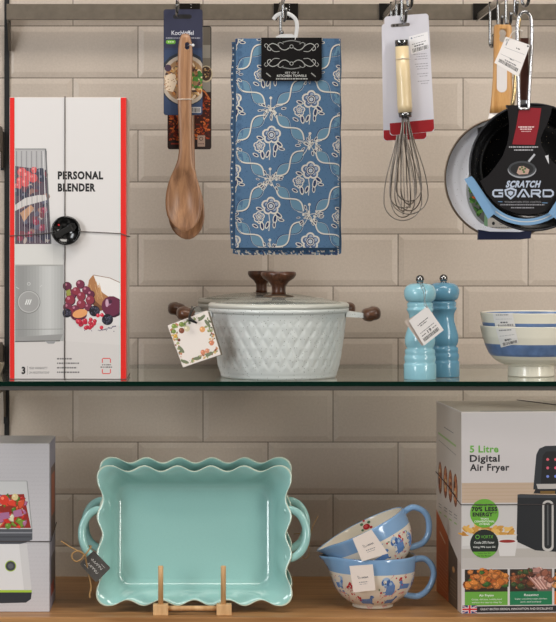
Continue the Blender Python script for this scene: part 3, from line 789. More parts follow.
# ------------------------------------------------------------------ cream bowls, stacked
def bowls():
    d = 3.674; s = F/d; k = 1/s
    c = Vector(((531-CX)*k, d-D0, GZ+0.0002)); y0 = 377.6+0.0
    zz = lambda y: (379.2-y)*k*0.965
    outer = [(22.8, 379.2), (23.4, 378.6), (23.0, 371), (22.6, 368.6), (27, 367.4), (32, 365), (37.5, 361), (42, 355.5), (45.6, 347.5), (48.6, 338), (50.2, 330), (50.8, 327)]
    inner = [(49.6, 326.6), (48.8, 331), (46, 340), (42, 351), (36, 360.5), (28, 366.6), (14, 368), (0.1, 368.2)]
    creams = mat('cream stoneware', (232, 227, 210), 0.22, coat=0.4, noise=0.03, nscale=15)
    # the stripe band is a real glaze band in the ware
    blue = mat('blue glaze band', (100, 126, 168), 0.3, coat=0.3, noise=0.22, nscale=60)
    def one(dz, label, g, s0=345.2, s1=357.6):
        cc = c+Vector((0, 0, dz))
        root = thing('bowl', label, 'bowl', cc, g)
        pr = []
        allp = outer+inner
        for i in range(len(allp)-1):
            a, b_ = allp[i], allp[i+1]
            for j in range(8): t = j/8; pr.append((a[0]*(1-t)+b_[0]*t, a[1]*(1-t)+b_[1]*t))
        pr.append(allp[-1])
        # smooth bands: material by height
        ys = [p[1] for p in pr]; no = len(outer)*8-8
        def mf(i):
            y = (pr[i][1]+pr[min(i+1, len(pr)-1)][1])/2
            if i < no and s0 < y < s1: return 1
            if i >= no-1 and 327.5 < y < 331: return 1
            return 0
        MB().lathe([(r*k, zz(y)) for r, y in pr], cc, 96, mfn=mf).build('bowl_body', [creams, blue], root, cc)
        return root, cc
    lo, c0 = one(0, 'cream bowl with broad blue stripe, lower of the stacked pair', 'cream striped bowls stacked on the glass')
    hi, c1 = one(13.2*k, 'cream bowl nested in the other, upper one of the stacked pair', 'cream striped bowls stacked on the glass', 336.6, 350)
    # labels
    def surf(R):
        def f(x, y, l):
            rr = R(y)+l; u = (x-531)*k
            for _ in range(4):
                dd_ = d-math.sqrt(max(0, rr*rr-min(u*u, rr*rr)))
                u = (x-CX)*dd_/F-c.x
            z = CZ-(y-CY)*dd_/F-c.z
            a = max(-1, min(1, u/rr))
            th = math.asin(a)
            return Vector((c.x+rr*math.sin(th), c.y-rr*math.cos(th), c.z+z))
        return f
    def Rlo(y):
        for i in range(len(outer)-1):
            if outer[i][1] >= y >= outer[i+1][1]:
                t = (outer[i][1]-y)/(outer[i][1]-outer[i+1][1]+1e-9); return (outer[i][0]*(1-t)+outer[i+1][0]*t)*k+0.0005
        return 51*k+0.0002
    for root_, cc, R, q, sd, seeds in ((hi, c1, lambda y: Rlo(y+13.2)+0.0002, [(492.5, 313.4), (512.2, 313.2), (515.5, 326.6), (495.5, 327.2)], 3, 1), (lo, c0, Rlo, [(495.5, 328.4), (515, 327.8), (518.6, 343), (501, 347.6)], 4, 5)):
        p = Print(surf(R), tess=1.5)
        p.poly(q, (228, 224, 220))
        A = lambda x, y, q=q: ((q[0][0]*(1-x)+q[1][0]*x)*(1-y)+(q[3][0]*(1-x)+q[2][0]*x)*y, (q[0][1]*(1-x)+q[1][1]*x)*(1-y)+(q[3][1]*(1-x)+q[2][1]*x)*y)
        B = lambda x, y: A(x/20, y/16)
        p.small(3, 1.4, 16, 1.0, (120, 118, 118), sd, B)
        p.small(2, 6.6, 18, 0.4, (150, 148, 148), sd+1, B)
        p.small(6, 10, 13, 1.6, (80, 80, 84), sd+2, B)
        p.bars(3, 12.6, 18, 15.2, seed=sd+3, A=B)
        o = p.build('price_label', root_, cc, print_mat('label paper', 0.5)); lab(o, 'white barcode sticker')
bowls()

# ------------------------------------------------------------------ lower left carton
def left_box():
    d = 3.625; s = F/d; yf = d-D0
    x1 = P(49.6, 0, d).x; x0 = x1-0.17; zt_ = CZ-(443.4-CY)/s
    org = Vector(((x0+x1)/2, yf+0.07, 0.0003))
    root = thing('product_box', 'pale grey patterned box picturing a blender with chopped vegetables, lower left', 'box', org)
    MB().box((x0, yf, 0.0003), (x1, yf+0.14, zt_), 0.0008).build('carton', mat('grey carton', (188, 184, 184), 0.55), root, org)
    p = Print(plane_map(d)); xl = CX+x0*s+0.3; yb = 611.6
    p.rect(xl, 443.8, 49.3, yb, (196, 193, 196))
    for i in range(26):
        for j in range(42):
            x = 48-i*4.0-(j % 2)*2; y = 446+j*4
            if x < xl+2 or x < -8: continue
            p.line([(x-1.7, y), (x, y-1.5), (x+1.2, y)], 0.35, (183, 180, 184))
    # blender
    jx = -2.0
    def mir(pts): return pts
    p.poly([(-26, 481), (27, 481), (32, 529), (-31, 529)], (206, 206, 206))
    p.line([(27, 481), (32, 529)], 0.9, (150, 150, 150)); p.line([(-26, 481), (27, 481)], 0.6, (160, 160, 160))
    r = random.Random(9)
    p.poly([(-28, 496), (24, 494), (31, 528), (-30, 528)], (150, 40, 30))
    for i in range(80):
        x, y = r.uniform(-26, 26), r.uniform(498, 524)
        if x > 22+(y-494)*0.2: continue
        c = r.choice([(206, 48, 34), (226, 66, 44), (186, 34, 28), (216, 84, 50), (120, 150, 50), (84, 124, 42), (178, 110, 150), (226, 206, 150), (222, 214, 180)])
        q = r.uniform(3, 7.2); ro = r.uniform(0, 6.28)
        for sc_, c_ in ((1.0, tuple(int(v*0.75) for v in c)), (0.8, c)):
            p.poly([(x+q*sc_*(0.7+0.3*math.sin(j*2.1+ro))*math.cos(6.283*j/7+ro), min(528.6, y+q*sc_*(0.7+0.3*math.sin(j*2.1+ro))*math.sin(6.283*j/7+ro))) for j in range(7)], c_)
        p.line([(x-q*0.4, y-q*0.3), (x+q*0.1, y-q*0.45)], 0.6, tuple(min(255, v+50) for v in c))
    p.poly([(0, 513), (9, 512), (10, 518), (0, 520)], (170, 110, 150)); p.poly([(13, 511), (21, 509), (23, 516), (14, 517)], (176, 116, 156))
    berry(p, 4, 500, 5, (222, 60, 40), (250, 140, 110)); berry(p, 15, 497, 3.4, (226, 206, 150), (240, 226, 190)); berry(p, 8, 526, 3, (100, 140, 50), (150, 180, 90))
    p.poly([(-32, 529), (32.4, 529), (32.4, 539.5), (26, 542.5), (20, 544), (-32, 544)], (84, 86, 92)); p.rect(-32, 532, 32.4, 533.4, (138, 140, 146)); p.rect(-32, 536.5, 31, 537.3, (52, 54, 60))
    p.poly([(-28, 544), (27, 544), (31.6, 590), (-31, 590)], (222, 220, 220)); p.poly([(19, 544), (27, 544), (31.6, 590), (24, 590)], (208, 206, 206))
    p.poly([(-31, 590), (31.8, 590), (31.8, 592.4), (-31, 592.4)], (166, 196, 60))
    p.poly([(-31, 592.4), (31.8, 592.4), (31, 599), (26, 602.6), (-31, 604)], (46, 48, 54))
    p.disc(10.6, 566, 5.6, (166, 196, 60), n=28); p.disc(10.6, 566, 4.8, (62, 64, 70), n=28); p.disc(10.6, 566, 2.7, (96, 98, 104))
    lab(p.build('printed_front', root, org), 'grey front with picture of a blender full of red vegetables')
    def side(x, y, l): return Vector((x1+l, yf+x, CZ-(y-CY)/s))
    p = Print(side)
    p.rect(0.001, 443.8, 0.139, yb, (150, 148, 166)); p.rect(0.03, 470, 0.13, 540, (92, 70, 64)); p.rect(0.045, 478, 0.12, 520, (166, 84, 50)); p.rect(0.03, 560, 0.13, 600, (84, 80, 90)); p.rect(0.03, 588, 0.10, 600, (150, 50, 40))
    p.build('printed_side', root, org)
    mb = MB(); e = 0.001
    a = P(-40, 541, d); b = P(50, 541.4, d); a.y = b.y = yf-e
    mb.tube([a, b, b+Vector((0.0012, 0.002, 0)), b+Vector((0.0012, 0.142, 0.012))], 0.0007, 6)
    mb.build('elastic_cord', mat('dark elastic', (70, 64, 64), 0.7), root, org)
left_box()

# ------------------------------------------------------------------ air fryer carton
def fryer_box():
    d = 3.606; s = F/d
    O = P(461.3, 614, d); O.z = 0.0004
    ang = math.radians(3.8); ux_, uy_ = Vector((math.cos(ang), math.sin(ang), 0)), Vector((-math.sin(ang), math.cos(ang), 0))
    Wd, Dp, Ht = 0.33, 0.23, 0.3035
    org = O.copy()
    root = thing('product_box', 'large white box reading 5 Litre Digital Air Fryer at the lower right', 'box', org)
    M = Matrix(((ux_.x, uy_.x, 0, O.x), (ux_.y, uy_.y, 0, O.y), (0, 0, 1, O.z), (0, 0, 0, 1)))
    MB().box((0, 0, 0), (Wd, Dp, Ht), 0.001, M=M).build('carton', mat('white carton', (214, 206, 202), 0.5), root, org)
    cosk = math.cos(ang)
    def front(x, y, l):
        u = (x-461.3)/s/cosk
        q = O+ux_*u-uy_*l; q.z = CZ-(y-CY)/s; return q
    def side(x, y, l):   # x: 0 front .. 1 back
        q = O+uy_*(x*Dp)-ux_*l; q.z = CZ-(y-CY)/s; return q
    def top(x, y, l):
        q = O+ux_*x+uy_*y; q.z = O.z+Ht+l; return q
    yb = 613.6; xr = 461.3+Wd*s
    p = Print(front)
    p.rect(461.8, 413, xr-0.5, yb, (208, 202, 202))
    p.rect(461.8, 483, xr-0.5, 503, (196, 172, 150))
    for i in range(5): p.line([(462, 485+i*3.6), (xr-1, 485.6+i*3.5)], 0.4, (184, 158, 134))
    p.rect(461.8, 503, xr-0.5, 573, (204, 200, 198)); p.rect(461.8, 549, xr-0.5, 573, (184, 178, 172)); p.rect(461.8, 558, xr-0.5, 573, (190, 184, 180))
    p.rect(461.8, 569, xr-0.5, yb, (212, 206, 206))
    K = (30, 28, 32); G = (104, 172, 62)
    p.text('5 Litre', 469.8, 445.6, 498.8, 452.8, G, 0.032)
    p.text('Digital', 469.8, 455.0, 500.0, 464.2, K, 0.032)
    p.text('Air Fryer', 469.8, 464.0, 509.8, 473.2, K, 0.032)
    # air fryer picture
    p.poly([(534, 488), (537, 455), (540, 449), (546, 446.5), (600, 445), (600, 492), (534, 490)], (40, 44, 50))
    p.poly([(541.5, 484), (543.5, 456), (547, 452), (600, 451), (600, 484)], (18, 19, 24))
    p.poly([(537, 484.5), (600, 484.5), (600, 489.5), (538.5, 489.5)], (190, 184, 180))
    p.poly([(536, 490), (600, 490), (600, 496), (534, 494)], (24, 24, 28))
    p.rect(541, 491.6, 556, 494.6, (120, 90, 40))
    for y, c in ((460, (226, 96, 110)), (468.5, (226, 96, 120)), (477, (120, 140, 220))):
        for x in (548.5, 556.5): p.disc(x, y, 1.5, c, n=8)
    p.poly([(518, 495), (521, 494.5), (600, 497), (600, 556), (536, 551), (517, 542)], (28, 31, 36))
    p.poly([(518, 495), (600, 497), (600, 499.5), (518, 498)], (58, 62, 68))
    p.poly(rrect(543, 501, 554.5, 552, 5), (196, 192, 188)); p.poly(rrect(545, 503, 552.5, 549.5, 3.6), (30, 32, 36)); p.line([(548.6, 505), (548.8, 546)], 1.1, (96, 98, 100))
    # chips plate
    p.poly([(462, 537), (516, 529.5), (516, 536), (506, 542.5), (462, 544)], (216, 214, 212)); r = random.Random(2)
    for i in range(46):
        x = r.uniform(463, 514); y = r.uniform(525, 535)+abs(x-490)*0.05
        if x > 508 and y < 529: continue
        p.disc(x, y, r.uniform(3, 6), r.choice([(204, 150, 66), (222, 172, 86), (184, 126, 50), (228, 184, 104)]), ry=r.uniform(1.2, 2.2), rot=r.uniform(-50, 50), n=9)
    p.poly([(462, 536), (518, 535), (514, 540.5), (506, 543), (462, 546)], (214, 211, 208))
    p.poly([(497, 541), (518, 541), (515.4, 556.5), (500, 556.5)], (218, 214, 212)); p.disc(507.5, 541.4, 10.2, (222, 219, 217), ry=2.4); p.disc(507.5, 541.6, 8.2, (150, 40, 34), ry=1.6)
    # badges
    p.disc(484.5, 513.5, 14.4, (104, 170, 54), n=40)
    p.text('USES UP TO', 476.4, 504.2, 492.6, 506.3, K, 0.02); p.text('70% LESS', 471.6, 506.9, 497.6, 511.7, K, 0.06); p.text('ENERGY**', 472.6, 512.3, 497.6, 516.7, K, 0.06)
    p.text('THAN', 480.6, 518.0, 488.6, 519.8, (235, 240, 228), 0.02); p.text('CONVENTIONAL', 474.4, 520.6, 494.8, 522.6, (235, 240, 228), 0.02); p.text('OVENS', 479.4, 523.4, 489.8, 525.2, (235, 240, 228), 0.02)
    p.disc(484.5, 544, 14.4, (26, 34, 30), n=40)
    p.poly(circ(484.5, 544, 14.4, n=20, a0=33, a1=147), (104, 170, 54))
    p.ring(477.6, 537, 1.9, 0.8, (96, 170, 60), n=12)
    p.text('VORTX', 481.0, 535.4, 493.4, 538.6, (104, 176, 60)); Wt = (230, 232, 228)
    p.text('Cooks 20% Faster', 474.2, 541.4, 494.6, 543.8, Wt, 0.01); p.text('Using 99% Less Oil', 473.4, 546.2, 495.4, 548.6, Wt, 0.01)
    p.text('Lose the fat,', 478, 552.6, 491, 554.4, K); p.text('not the flavour', 477.4, 555, 491.4, 556.8, K)
    # food panels
    for x0, x1, c, kind in ((464.8, 508, (104, 166, 62), 0), (510.2, 553, (20, 118, 76), 1), (555.2, 598, (206, 110, 50), 2)):
        p.rect(x0, 569.6, x1, 592, (46, 34, 24))
        if kind == 1:
            p.rect(x0+28, 569.6, x1, 592, (110, 92, 84))
        for i in range(80):
            x, y = r.uniform(x0+1.5, x1-1.5), r.uniform(571, 590)
            if kind == 0: cc = r.choice([(196, 110, 40), (216, 132, 54), (176, 88, 30), (206, 124, 60)]) if r.random() < 0.9 else (60, 104, 40)
            elif kind == 1: cc = r.choice([(120, 66, 36), (150, 84, 46), (90, 46, 28), (60, 80, 40)]) if x < x0+24 else r.choice([(196, 148, 136), (210, 166, 152), (180, 128, 118), (150, 90, 70)])
            else: cc = r.choice([(200, 120, 60), (220, 150, 90)])
            q = r.uniform(2.4, 6.2 if kind != 1 or x > x0+20 else 4.6)
            y = min(y, 591.0-q)
            p.poly([(x+q*r.uniform(0.55, 1.1)*math.cos(t_), y+q*r.uniform(0.45, 0.85)*math.sin(t_)) for t_ in [6.283*j/8 for j in range(8)]], tuple(int(v*0.72) for v in cc))
            p.poly([(x-0.3+q*r.uniform(0.4, 0.85)*math.cos(t_), y-0.4+q*r.uniform(0.3, 0.65)*math.sin(t_)) for t_ in [6.283*j/8 for j in range(8)]], cc)
            for j in range(2): p.disc(x+r.uniform(-0.5, 0.3)*q, y+r.uniform(-0.5, 0.2)*q, 0.45, tuple(min(255, v+36) for v in cc), n=6)
        if kind == 1:
            for i in range(7): p.line([(x0+18+i*2.4, 577+i*0.6), (x0+30+i*1.4, 590)], 1.1, (222, 182, 170) if i % 2 else (176, 120, 108))
        p.rect(x0, 592, x1, 606.5, c)
        t = ('Air Frying', 'Roasting', 'Baking')[kind]
        if kind < 2: p.text(t, x0+14.4, 594.4, x0+29.2, 597.4, Wt, 0.02)
        if kind == 0:
            p.text('Crispy, delicious, healthy food', x0+7, 598.8, x1-6, 600.8, Wt); p.text('without the need to deep fry', x0+7, 601.8, x1-6, 603.8, Wt)
        if kind == 1:
            p.text('Super succulent roast chicken,', x0+5, 598.6, x1-5, 600.6, Wt); p.text('pork, beef and lamb', x0+11, 601.6, x1-11, 603.6, Wt)
    p.rect(461.8, 605.6, xr-0.5, 607, (212, 206, 206))
    p.rect(477, 606.4, xr-0.5, 612.8, (34, 34, 38)); p.text('GREAT BRITISH DESIGN, INNOVATION AND EXCELLENCE', 480.4, 608.3, 553.6, 610.8, (214, 212, 212), 0.01)
    # union flag
    fx0, fy0, fx1, fy1 = 462.4, 605.4, 477, 613.4; mx, my = (fx0+fx1)/2, (fy0+fy1)/2
    p.rect(fx0, fy0, fx1, fy1, (36, 52, 110)); p.clip = (fx0, fy0, fx1, fy1)
    for a, b in (((fx0, fy0), (fx1, fy1)), ((fx0, fy1), (fx1, fy0))): p.line([a, b], 2.0, (220, 216, 218))
    for a, b in (((fx0, fy0), (fx1, fy1)), ((fx0, fy1), (fx1, fy0))): p.line([a, b], 0.8, (196, 36, 50))
    p.rect(fx0, my-1.6, fx1, my+1.6, (220, 216, 218)); p.rect(mx-1.7, fy0, mx+1.7, fy1, (220, 216, 218))
    p.rect(fx0, my-0.9, fx1, my+0.9, (196, 36, 50)); p.rect(mx-1, fy0, mx+1, fy1, (196, 36, 50)); p.clip = None
    lab(p.build('printed_front', root, org), 'white front with air fryer picture, green badges and food photos')
    # side print
    p = Print(side)
    def hl(q, w_, c):
        (a, b), (e, f_) = q
        p.poly([(a, b-w_/2), (e, f_-w_/2), (e, f_+w_/2), (a, b+w_/2)], c)
    p.rect(0.004, 413, 0.996, yb, (206, 194, 184))
    p.small(0.3, 432.5, 0.31, 0.6, (60, 60, 60), 1)
    hl([(0.3, 437), (0.68, 435.6)], 0.7, (90, 84, 84)); hl([(0.2, 449), (0.92, 444.6)], 2.2, (156, 184, 116)); hl([(0.2, 458), (0.9, 452)], 0.6, (120, 112, 108))
    for i, x in enumerate((0.22, 0.42, 0.62, 0.84)):
        p.disc(x, 494-i*1.0, 0.082, (120, 62, 34), ry=17, n=20); p.disc(x, 493-i, 0.06, (190, 116, 70), ry=14, n=20)
        for j in range(7): p.disc(x+r.uniform(-0.04, 0.04), 484+j*3.2, 0.03, r.choice([(226, 150, 96), (150, 70, 40), (96, 50, 30), (216, 190, 140)]), ry=2, n=8)
        hl([(x-0.06, 519), (x+0.06, 519)], 0.8, (110, 104, 100)); hl([(x-0.06, 522), (x+0.06, 522)], 0.7, (110, 104, 100)); hl([(x-0.05, 527.5), (x+0.05, 527.5)], 1.4, (150, 184, 100))
    p.poly([(0.50, 547), (0.996, 527), (0.996, yb), (0.50, yb)], (192, 92, 38)); p.poly([(0.004, 566), (0.5, 547), (0.5, yb), (0.004, yb)], (196, 182, 170))
    p.poly([(0.14, 562), (0.50, 548), (0.50, yb), (0.14, yb)], (74, 58, 46))
    hl([(0.62, 556), (0.86, 548)], 2.2, (226, 190, 160))
    for i in range(9): hl([(0.55, 575+i*4), (0.9, 572+i*4)], 0.7, (214, 140, 96))
    p.disc(0.3, 576, 0.05, (170, 120, 70), ry=3)
    for i in range(5): hl([(0.2, 588+i*4), (0.44, 587+i*4)], 0.7, (130, 110, 90))
    lab(p.build('printed_side', root, org), 'side with food photos above orange and brown panels')
    p = Print(top)
    p.rect(0.001, 0.001, Wd-0.001, Dp-0.001, (176, 166, 154)); p.rect(0.03, 0.0012, Wd, 0.012, (40, 38, 36)); p.rect(0.11, 0.0012, 0.16, 0.012, (90, 88, 60))
    p.build('printed_top', root, org)
    # cord
    mb = MB(); e = 0.001
    def q(x, y, f=front): v = f(x, y, e); return v
    mb.tube([side(1.0, 487, e), side(0.5, 494, e), side(0.1, 503, e), side(0.0, 504.6, e)-uy_*e, front(480, 504.8, e), front(xr, 505, e)], 0.0007, 6)
    mb.tube([top(0.13, Dp, e), top(0.17, 0.12, e), top(0.30, 0.1, e)], 0.0007, 6)
    mb.build('elastic_cord', mat('dark elastic', (70, 64, 64), 0.7), root, org)
fryer_box()

# ------------------------------------------------------------------ turquoise baking dishes
TEAL = mat('turquoise glaze', (150, 196, 190), 0.16, coat=0.6, noise=0.025, nscale=700)
TEALR = mat('pale worn rim glaze', (200, 214, 196), 0.2, coat=0.5)
def dish(c, tilt, label, g, handle_dz=0.0):
    """upright dish, open side to the viewer. c: centre of the lowest edge of the rim plane"""
    root = thing('baking_dish', label, 'dish', c, g)
    A, B = 0.1435, 0.1015        # half sizes of the rim
    N = 480
    def loop(a, b, rc, wav, dep, dw=0.0):
        # superellipse-like rounded rectangle, sampled by straight sides and corners
        per = []
        sx, sz = a-rc, b-rc
        segs = [('t', 2*sx), ('c', rc*math.pi/2), ('r', 2*sz), ('c', rc*math.pi/2), ('b', 2*sx), ('c', rc*math.pi/2), ('l', 2*sz), ('c', rc*math.pi/2)]
        cnt = [96, 24, 72, 24, 96, 24, 72, 24]*1
        k = N/sum(cnt); out = []
        for (kind, L), n in zip(segs, cnt):
            n = int(round(n*k)); idx = segs.index((kind, L))
            for i in range(n): out.append((kind, i/n))
        corner = [(sx, sz, 90), (sx, -sz, 0), (-sx, -sz, -90), (-sx, sz, 180)]; ci = -1; last = None; pts = []
        cseq = 0
        prev = None
        for kind, t in out:
            if kind == 'c' and t == 0: ci = cseq; cseq += 1
            if kind == 't': x, z, nx, nz = -sx+2*sx*t, b, 0, 1; ph = t*5; 
            elif kind == 'r': x, z, nx, nz = a, sz-2*sz*t, 1, 0; ph = t*3.0
            elif kind == 'b': x, z, nx, nz = sx-2*sx*t, -b, 0, -1; ph = t*5
            elif kind == 'l': x, z, nx, nz = -a, -sz+2*sz*t, -1, 0; ph = t*3.0
            else:
                cx, cz, a0 = corner[ci]; an = math.radians(a0-90*t); nx, nz = math.cos(an), math.sin(an); x, z = cx+rc*nx, cz+rc*nz; ph = 0
                ph = None
            if ph is None: wv = 1.0+0.45*math.sin(math.pi*t)
            else: wv = math.cos(2*math.pi*ph)
            o = wav*wv
            pts.append((x+nx*o, z+nz*o, dep-dw*wv))
        return pts
    # stations: outer base -> outer wall -> rim -> inner wall -> base
    st = [(0.01, 0.01, 0.008, 0, 0.052), (0.118, 0.077, 0.02, 0, 0.052), (0.1225, 0.0815, 0.022, 0, 0.049), (0.129, 0.088, 0.022, 0.0008, 0.025), (0.134, 0.0925, 0.022, 0.002, 0.010),
          (0.1385, 0.0965, 0.020, 0.0034, 0.0035), (0.1425, 0.1003, 0.018, 0.0040, 0.0012), (0.1437, 0.1015, 0.017, 0.0042, 0.0), (0.1432, 0.1010, 0.017, 0.0042, -0.0014), (0.1418, 0.0996, 0.017, 0.0041, -0.0012),
          (0.1395, 0.0972, 0.018, 0.0038, 0.0002), (0.136, 0.094, 0.019, 0.0030, 0.0035), (0.131, 0.089, 0.02, 0.0016, 0.012), (0.1265, 0.0845, 0.022, 0.0006, 0.024), (0.1235, 0.0815, 0.024, 0, 0.034), (0.1212, 0.0792, 0.024, 0, 0.0395), (0.118, 0.076, 0.023, 0, 0.0437), (0.1135, 0.0715, 0.022, 0, 0.0464), (0.107, 0.065, 0.02, 0, 0.0475), (0.01, 0.01, 0.008, 0, 0.0475)]
    T = Matrix.Rotation(-tilt, 3, 'X')
    zc = B+0.0042
    def W(x, z, dep): return c+T @ Vector((x, dep, z+zc))
    mb = MB(); loops = []
    for a, b, rc, wv, dep in st:
        loops.append([W(x, z, dd) for x, z, dd in loop(a, b, rc, wv, dep, wv*0.35)])
    n = len(loops[0]); vs = [v for l in loops for v in l]; b0 = 0
    mb.v = vs
    for i in range(len(loops)-1):
        for k in range(n):
            k2 = (k+1) % n
            mb.f.append((i*n+k, i*n+k2, (i+1)*n+k2, (i+1)*n+k)); mb.mi.append(1 if i in (6, 7, 8) else 0); mb.sm.append(True)
    for i, rev in ((0, True), (len(loops)-1, False)):
        f = list(range(i*n, i*n+n)); mb.f.append(tuple(f[::-1] if rev else f)); mb.mi.append(0); mb.sm.append(False)
    mb.build('dish_body', [TEAL, TEALR], root, c)
    for sg in (-1, 1):
        pts = [W(sg*0.1375, 0.036, 0.006), W(sg*0.147, 0.0385, 0.004), W(sg*0.160, 0.031, 0.003), W(sg*0.1685, 0.015, 0.003), W(sg*0.1695, -0.004, 0.003), W(sg*0.163, -0.022, 0.003), W(sg*0.150, -0.033, 0.004), W(sg*0.1375, -0.034, 0.006)]
        MB().tube(bez(pts, 56), 0.0062, 14, flat=0.75).build('handle', TEAL, root, c)
    return root, W
dd = 3.618
DC = P(194.2, 0, dd); DC.z = 0.0100
dish1, W1 = dish(DC, math.radians(7), 'turquoise wavy-edged baking dish with slate tag, front one on the wooden stand', 'turquoise baking dishes')
DC2 = P(195.5, 0, dd+0.054); DC2.z = 0.0175
dish2, W2 = dish(DC2, math.radians(7), 'second turquoise wavy baking dish, mostly hidden behind the front one', 'turquoise baking dishes')
def slate_tag():
    c = [P(93.5, 550.5, 3.612), P(110.5, 568, 3.605), P(96, 582.5, 3.605), P(79.5, 564, 3.612)]
    o = []
    q = quad_map(c, 24, 21)
    for x, y in rrect(0, 0, 24, 21, 2): o.append(q(x, y, 0))
    t = MB().slab(o, 0.002).build('slate_tag', mat('slate', (70, 66, 62), 0.7, noise=0.15, nscale=200), dish1, DC); lab(t, 'small dark slate tag with white script')
    p = Print(q); g = (190, 186, 180)
    r = random.Random(5)
    for row, y in enumerate((7.5, 13.5)):
        x = 4.5; pts = []
        for i in range(18):
            pts.append((x+i*0.85+math.sin(i*1.7)*0.5, y+math.sin(i*2.1+row)*1.4))
        p.line(bez([(a, b, 0) for a, b in pts], 54), 0.45, g)
    p.line([(3.5, 17.5), (9, 17.2)], 0.4, g); p.line([(15, 4), (20, 4.2)], 0.4, g)
    k = p.build('script', t); k.location = -DC
    jute = mat('jute twine', (168, 132, 86), 0.9, bump=0.5, bscale=900)
    mb = MB()
    mb.tube(bez([P(61, 541, 3.60), P(67, 545, 3.602), P(74, 549, 3.60), P(80, 552, 3.598), P(85, 555.5, 3.598)], 24), 0.0011, 8)
    mb.tube(bez([P(84, 554, 3.597), P(79, 551, 3.596), P(73, 553, 3.596), P(72, 558, 3.596), P(76, 561.5, 3.597), P(81, 559.5, 3.597), P(84, 555, 3.597)], 36), 0.0012, 8)
    mb.tube(bez([P(84, 556, 3.598), P(87, 552.5, 3.595), P(90.5, 547.5, 3.604), P(91, 546, 3.62), P(88, 546, 3.64)], 24), 0.0011, 8)
    mb.tube(bez([P(85, 556, 3.60), P(87.5, 568, 3.611), P(90, 580, 3.611), P(91, 588, 3.611), P(89.6, 594, 3.611), P(90, 598, 3.611)], 24), [0.0011]*17+[0.0015]*8 if False else 0.0012, 8)
    mb.ball(P(85, 555.5, 3.597), 0.0022)
    mb.build('twine', jute, dish1, DC)
    mb = MB()
    mb.tube(bez([P(318, 516, 3.69), P(313, 526, 3.69), P(309, 538, 3.69), P(308.6, 546, 3.69), P(309, 554, 3.69), P(306, 558.5, 3.69), P(302.6, 557, 3.69), P(302.5, 553.5, 3.69), P(306, 551, 3.69), P(309, 545, 3.69)], 60), 0.0006, 6)
    mb.tube(bez([P(308.6, 546, 3.69), P(304, 536, 3.69), P(299, 533.5, 3.69), P(294, 534, 3.705)], 24), 0.0008, 6)
    lab(mb.build('twine', jute, dish2, DC2), 'loose wisp of brown twine')
slate_tag()

# plate stand
def stand():
    M_P = wood('pale pine', (196, 150, 100), (222, 182, 132), 2, 40, 6, 0.6)
    d = 3.589; s = F/d; org = P(192, 0, d); org.z = 0.0002; org.y += 0.07
    root = thing('plate_stand', 'small pale wooden plate stand with two pegs, holding the turquoise dishes', 'stand', org)
    for xa, xb, px in ((153, 168.2, 160.6), (216.5, 231.6, 223.4)):
        X0, X1 = P(xa, 0, d).x, P(xb, 0, d).x; X = P(px, 0, d).x
        mb = MB(); mb.box((X0+0.0003, d-D0+0.018, 0.0002), (X1-0.0003, d-D0+0.205, 0.0088), 0.0008); mb.box((X0, d-D0, 0.0002), (X1, d-D0+0.019, 0.0164), 0.0008)
        mb.build('foot', M_P, root, org)
        MB().tube([(X, d-D0+0.0095, 0.014), (X, d-D0+0.0095, 0.0725), (X, d-D0+0.0095, 0.0735)], [0.0039, 0.0039, 0.0034], 16).build('peg', M_P, root, org)
        MB().tube([(X, d-D0+0.182, 0.005), (X, d-D0+0.200, 0.155), (X, d-D0+0.2002, 0.1565)], [0.0039, 0.0039, 0.0034], 16).build('peg', M_P, root, org)
    a, b = P(168, 0, d).x, P(216.8, 0, d).x
    MB().tube([(a-0.002, d-D0+0.010, 0.0098), (b+0.002, d-D0+0.010, 0.0098)], 0.0038, 14).build('crossbar', M_P, root, org)
    MB().tube([(a-0.002, d-D0+0.15, 0.0052), (b+0.002, d-D0+0.15, 0.0052)], 0.0034, 14).build('crossbar', M_P, root, org)
stand()

# ------------------------------------------------------------------ mixing bowls
BLUEG = mat('sky blue glaze', (130, 166, 204), 0.15, coat=0.6)
CREAMG = mat('cream glazed ware', (226, 216, 200), 0.18, coat=0.5)
FOOTM = mat('bare cream foot', (206, 196, 178), 0.5)
PRO = [(0.030, 0.0), (0.0312, 0.0012), (0.0312, 0.0045), (0.0345, 0.0066), (0.0405, 0.0100), (0.0475, 0.0155), (0.0535, 0.0220), (0.0585, 0.0300), (0.0620, 0.0385), (0.0640, 0.0470), (0.0650, 0.0545), (0.0656, 0.062), (0.0661, 0.070), (0.0662, 0.0755)]
def spout(r, z, th):
    a = abs((th-math.pi+math.pi) % (2*math.pi)-math.pi)
    wt = max(0, min(1, (z-0.040)/0.037)); wt = wt*wt
    return r+0.0175*math.exp(-(a/0.30)**2)*wt
def Rp(z):
    for i in range(len(PRO)-1):
        if PRO[i][1] <= z <= PRO[i+1][1]:
            t = (z-PRO[i][1])/(PRO[i+1][1]-PRO[i][1]+1e-9); return PRO[i][0]*(1-t)+PRO[i+1][0]*t
    return PRO[-1][0]
